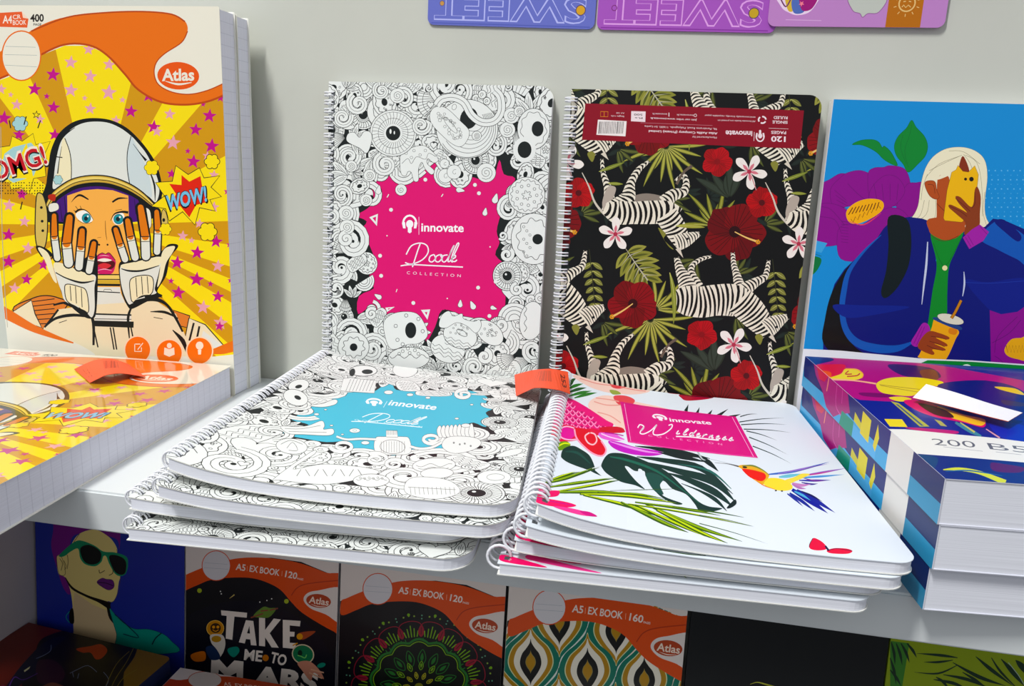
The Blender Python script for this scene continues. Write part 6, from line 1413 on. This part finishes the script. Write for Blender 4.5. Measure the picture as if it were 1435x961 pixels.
# =================================================================== stencils on the wall
def stencil(label, x, z, w, roll, col, art, y):
    m4 = place_standing(x, y, z, 0, 0, roll)
    r = thing('stencil_ruler', label, 'stencil', m4, 'plastic stencils hanging over the notebooks')
    p = Print(outline(w, .06, .005, .005), m4, .0015); p.under = col
    art(p)
    p.build('plate', r, M['laminate'], .0015, stock=col)
    return r, m4
stencil('blue violet plastic stencil with outlined letters, left of the three on the wall', -.1877, .2945, .1280, -.018, '#7179c4', art_stencil_blue, -.0001)
stencil('purple plastic stencil with outlined letters, middle of the three on the wall', -.0580, .2922, .1270, -.010, '#a95fbd', art_stencil_purple, -.0001)
stencil('pale pink plastic stencil with an orange patch, right of the three on the wall', .0630, .2952, .1165, 0, '#c08cc6', art_stencil_pink, -.0019)

# =================================================================== price tags
def curved_tag(name, label, rows, col, under, grp=None, marks=None, n=5):
    """rows: back edge points, front edge points in world space"""
    A, B = [smoothed(r, False, n) for r in rows]
    V, Fs, inks = [], [], []
    th = Vector((0, 0, -.0003)); K = len(A)
    for a, b in zip(A, B): V += [Vector(a), Vector(b), Vector(a)+th, Vector(b)+th]
    ci, cu = lin(col), lin(under)
    def f(*q, c): Fs.append(q); inks.append(c)
    for i in range(K-1):
        j = 4*i
        f(j, j+1, j+5, j+4, c=ci); f(j+2, j+6, j+7, j+3, c=cu); f(j, j+4, j+6, j+2, c=cu); f(j+1, j+3, j+7, j+5, c=cu)
    f(0, 2, 3, 1, c=cu); j = 4*(K-1); f(j, j+1, j+3, j+2, c=cu)
    if marks:
        def at(u, v, up=.00002):
            t = u*(K-1); i = min(int(t), K-2); t -= i
            a = Vector(A[i]).lerp(Vector(A[i+1]), t); b = Vector(B[i]).lerp(Vector(B[i+1]), t)
            nn = (Vector(A[i+1])-Vector(A[i])).cross(Vector(B[i])-Vector(A[i])); nn.normalize()
            if nn.z < 0: nn = -nn
            return a.lerp(b, v)+nn*up
        for polys, c in marks:
            for q in polys:
                n0 = len(V); V += [at(u, v) for u, v in q]; f(*range(n0, n0+len(q)), c=lin(c))
    o = new_mesh(name, [tuple(v) for v in V], Fs, M['tag'], None, inks)
    tag(o, label, 'price tag', grp); return o
def wz(px, py, z):
    d = ray(px, py); t = (z-CAM.z)/d.z; return tuple(CAM+d*t)
def bars(u0, u1, v0, v1, n, seed):
    R = random.Random(seed); out = []; u = u0
    for k in range(n):
        w = (u1-u0)/n
        ww = w*R.choice((.25, .45, .7)); out.append([(u, v0), (u+ww, v0), (u+ww, v1), (u, v1)]); u += w
    return out
def tmark(s, u0, u1, v0, v1, flip=False, bold=.02):
    out = []
    for t in glyphs(s, bold):
        if flip: out.append([(u1-(u1-u0)*x, v0+(v1-v0)*y) for x, y in t])
        else: out.append([(u0+(u1-u0)*x, v1-(v1-v0)*y) for x, y in t])
    return out
def tside(s, u0, u1, v0, v1, bold=.02):
    return [[(u0+(u1-u0)*y, v0+(v1-v0)*x) for x, y in t] for t in glyphs(s, bold)]
A = [wz(104, 517, .0268), wz(128, 506, .031), wz(151, 502, .0335), wz(166, 505, .032), wz(180, 510, .029)]
B = [wz(126, 536, .0268), wz(138, 530, .031), wz(150, 525, .0335), wz(172, 523, .0315), wz(204, 528, .0268)]
curved_tag('price_tag', 'orange folded price tag lying on the flat yellow exercise book', (A, B), '#f4603c', '#d84a2a', 'orange price tags',
           [(tside('253', .10, .20, .25, .80), '#5a1420'), (bars(.42, .72, .15, .62, 22, 4), '#a33426')])
A = [wz(721, 525, .0300), wz(744, 519, .0400), wz(760, 517, .0445), wz(776, 517, .0465), wz(796, 521, .0445)]
B = [wz(723, 555, .0285), wz(738, 548, .0375), wz(752, 543, .0440), wz(767, 542, .0465), wz(782, 546, .0462), wz(799, 552, .0415)][::1]
B = [B[0], B[1], B[2], B[4], B[5]]
curved_tag('price_tag', 'orange curved price tag bridging the doodle pile and the coil beside it', (A, B), '#f0552e', '#c8441f', 'orange price tags',
           [(bars(.36, .70, .10, .66, 26, 9), '#b8482a'), (tside('253', .84, .92, .2, .8), '#7a2a1c')])
A = [wz(1298, 538, .0760), wz(1340, 550, .0745), wz(1390, 566, .0725), wz(1433, 578, .0715)]
B = [wz(1279, 557, .0690), wz(1330, 569, .0700), wz(1380, 582, .0705), wz(1413, 590, .0710)]
curved_tag('price_tag', 'white curled paper label lying on the magenta and yellow book', (A, B), '#eceaf0', '#e0641e')

# =================================================================== light
w = bpy.data.worlds.new('room_light'); SC.world = w; w.use_nodes = True
nt = w.node_tree; bg = nt.nodes['Background']
tc = nt.nodes.new('ShaderNodeTexCoord'); sx = nt.nodes.new('ShaderNodeSeparateXYZ'); rp = nt.nodes.new('ShaderNodeValToRGB')
mr = nt.nodes.new('ShaderNodeMapRange'); mr.inputs['From Min'].default_value = -1; mr.inputs['From Max'].default_value = 1
nt.links.new(tc.outputs['Generated'], sx.inputs[0]); nt.links.new(sx.outputs['Z'], mr.inputs['Value']); nt.links.new(mr.outputs[0], rp.inputs[0]); nt.links.new(rp.outputs[0], bg.inputs['Color'])
# a shop with a dim floor, mid tone walls and a bright ceiling
e = rp.color_ramp.elements; e[0].position = .30; e[0].color = (.10, .10, .11, 1); e[1].position = .9; e[1].color = (1, 1.02, 1.05, 1)
k = rp.color_ramp.elements.new(.55); k.color = (.58, .60, .64, 1)
bg.inputs['Strength'].default_value = .74
def area(name, loc, target, sx, sy, e, col=(1, 1, 1)):
    l = bpy.data.lights.new(name, 'AREA'); l.shape = 'RECTANGLE'; l.size = sx; l.size_y = sy; l.energy = e; l.color = col
    o = bpy.data.objects.new(name, l); COL.objects.link(o); o.location = loc
    o.rotation_euler = (Vector(target)-Vector(loc)).to_track_quat('-Z', 'Y').to_euler()
area('ceiling_tube_light', (-.66, -1.2, 1.9), (0, -.1, 0), .10, .6, 40, (1, .99, .97))
SC.view_settings.view_transform = 'Standard'; SC.view_settings.look = 'None'
SC.view_settings.exposure = 0; SC.view_settings.gamma = 1
for o in bpy.data.objects:
    if o.name.startswith('spiral_binding'): o['label'] = 'white wire coil'
    if o.name.startswith('page_block'): o['label'] = 'navy page edges' if o.data.materials[0] == M['pages_navy'] else 'white page edges'
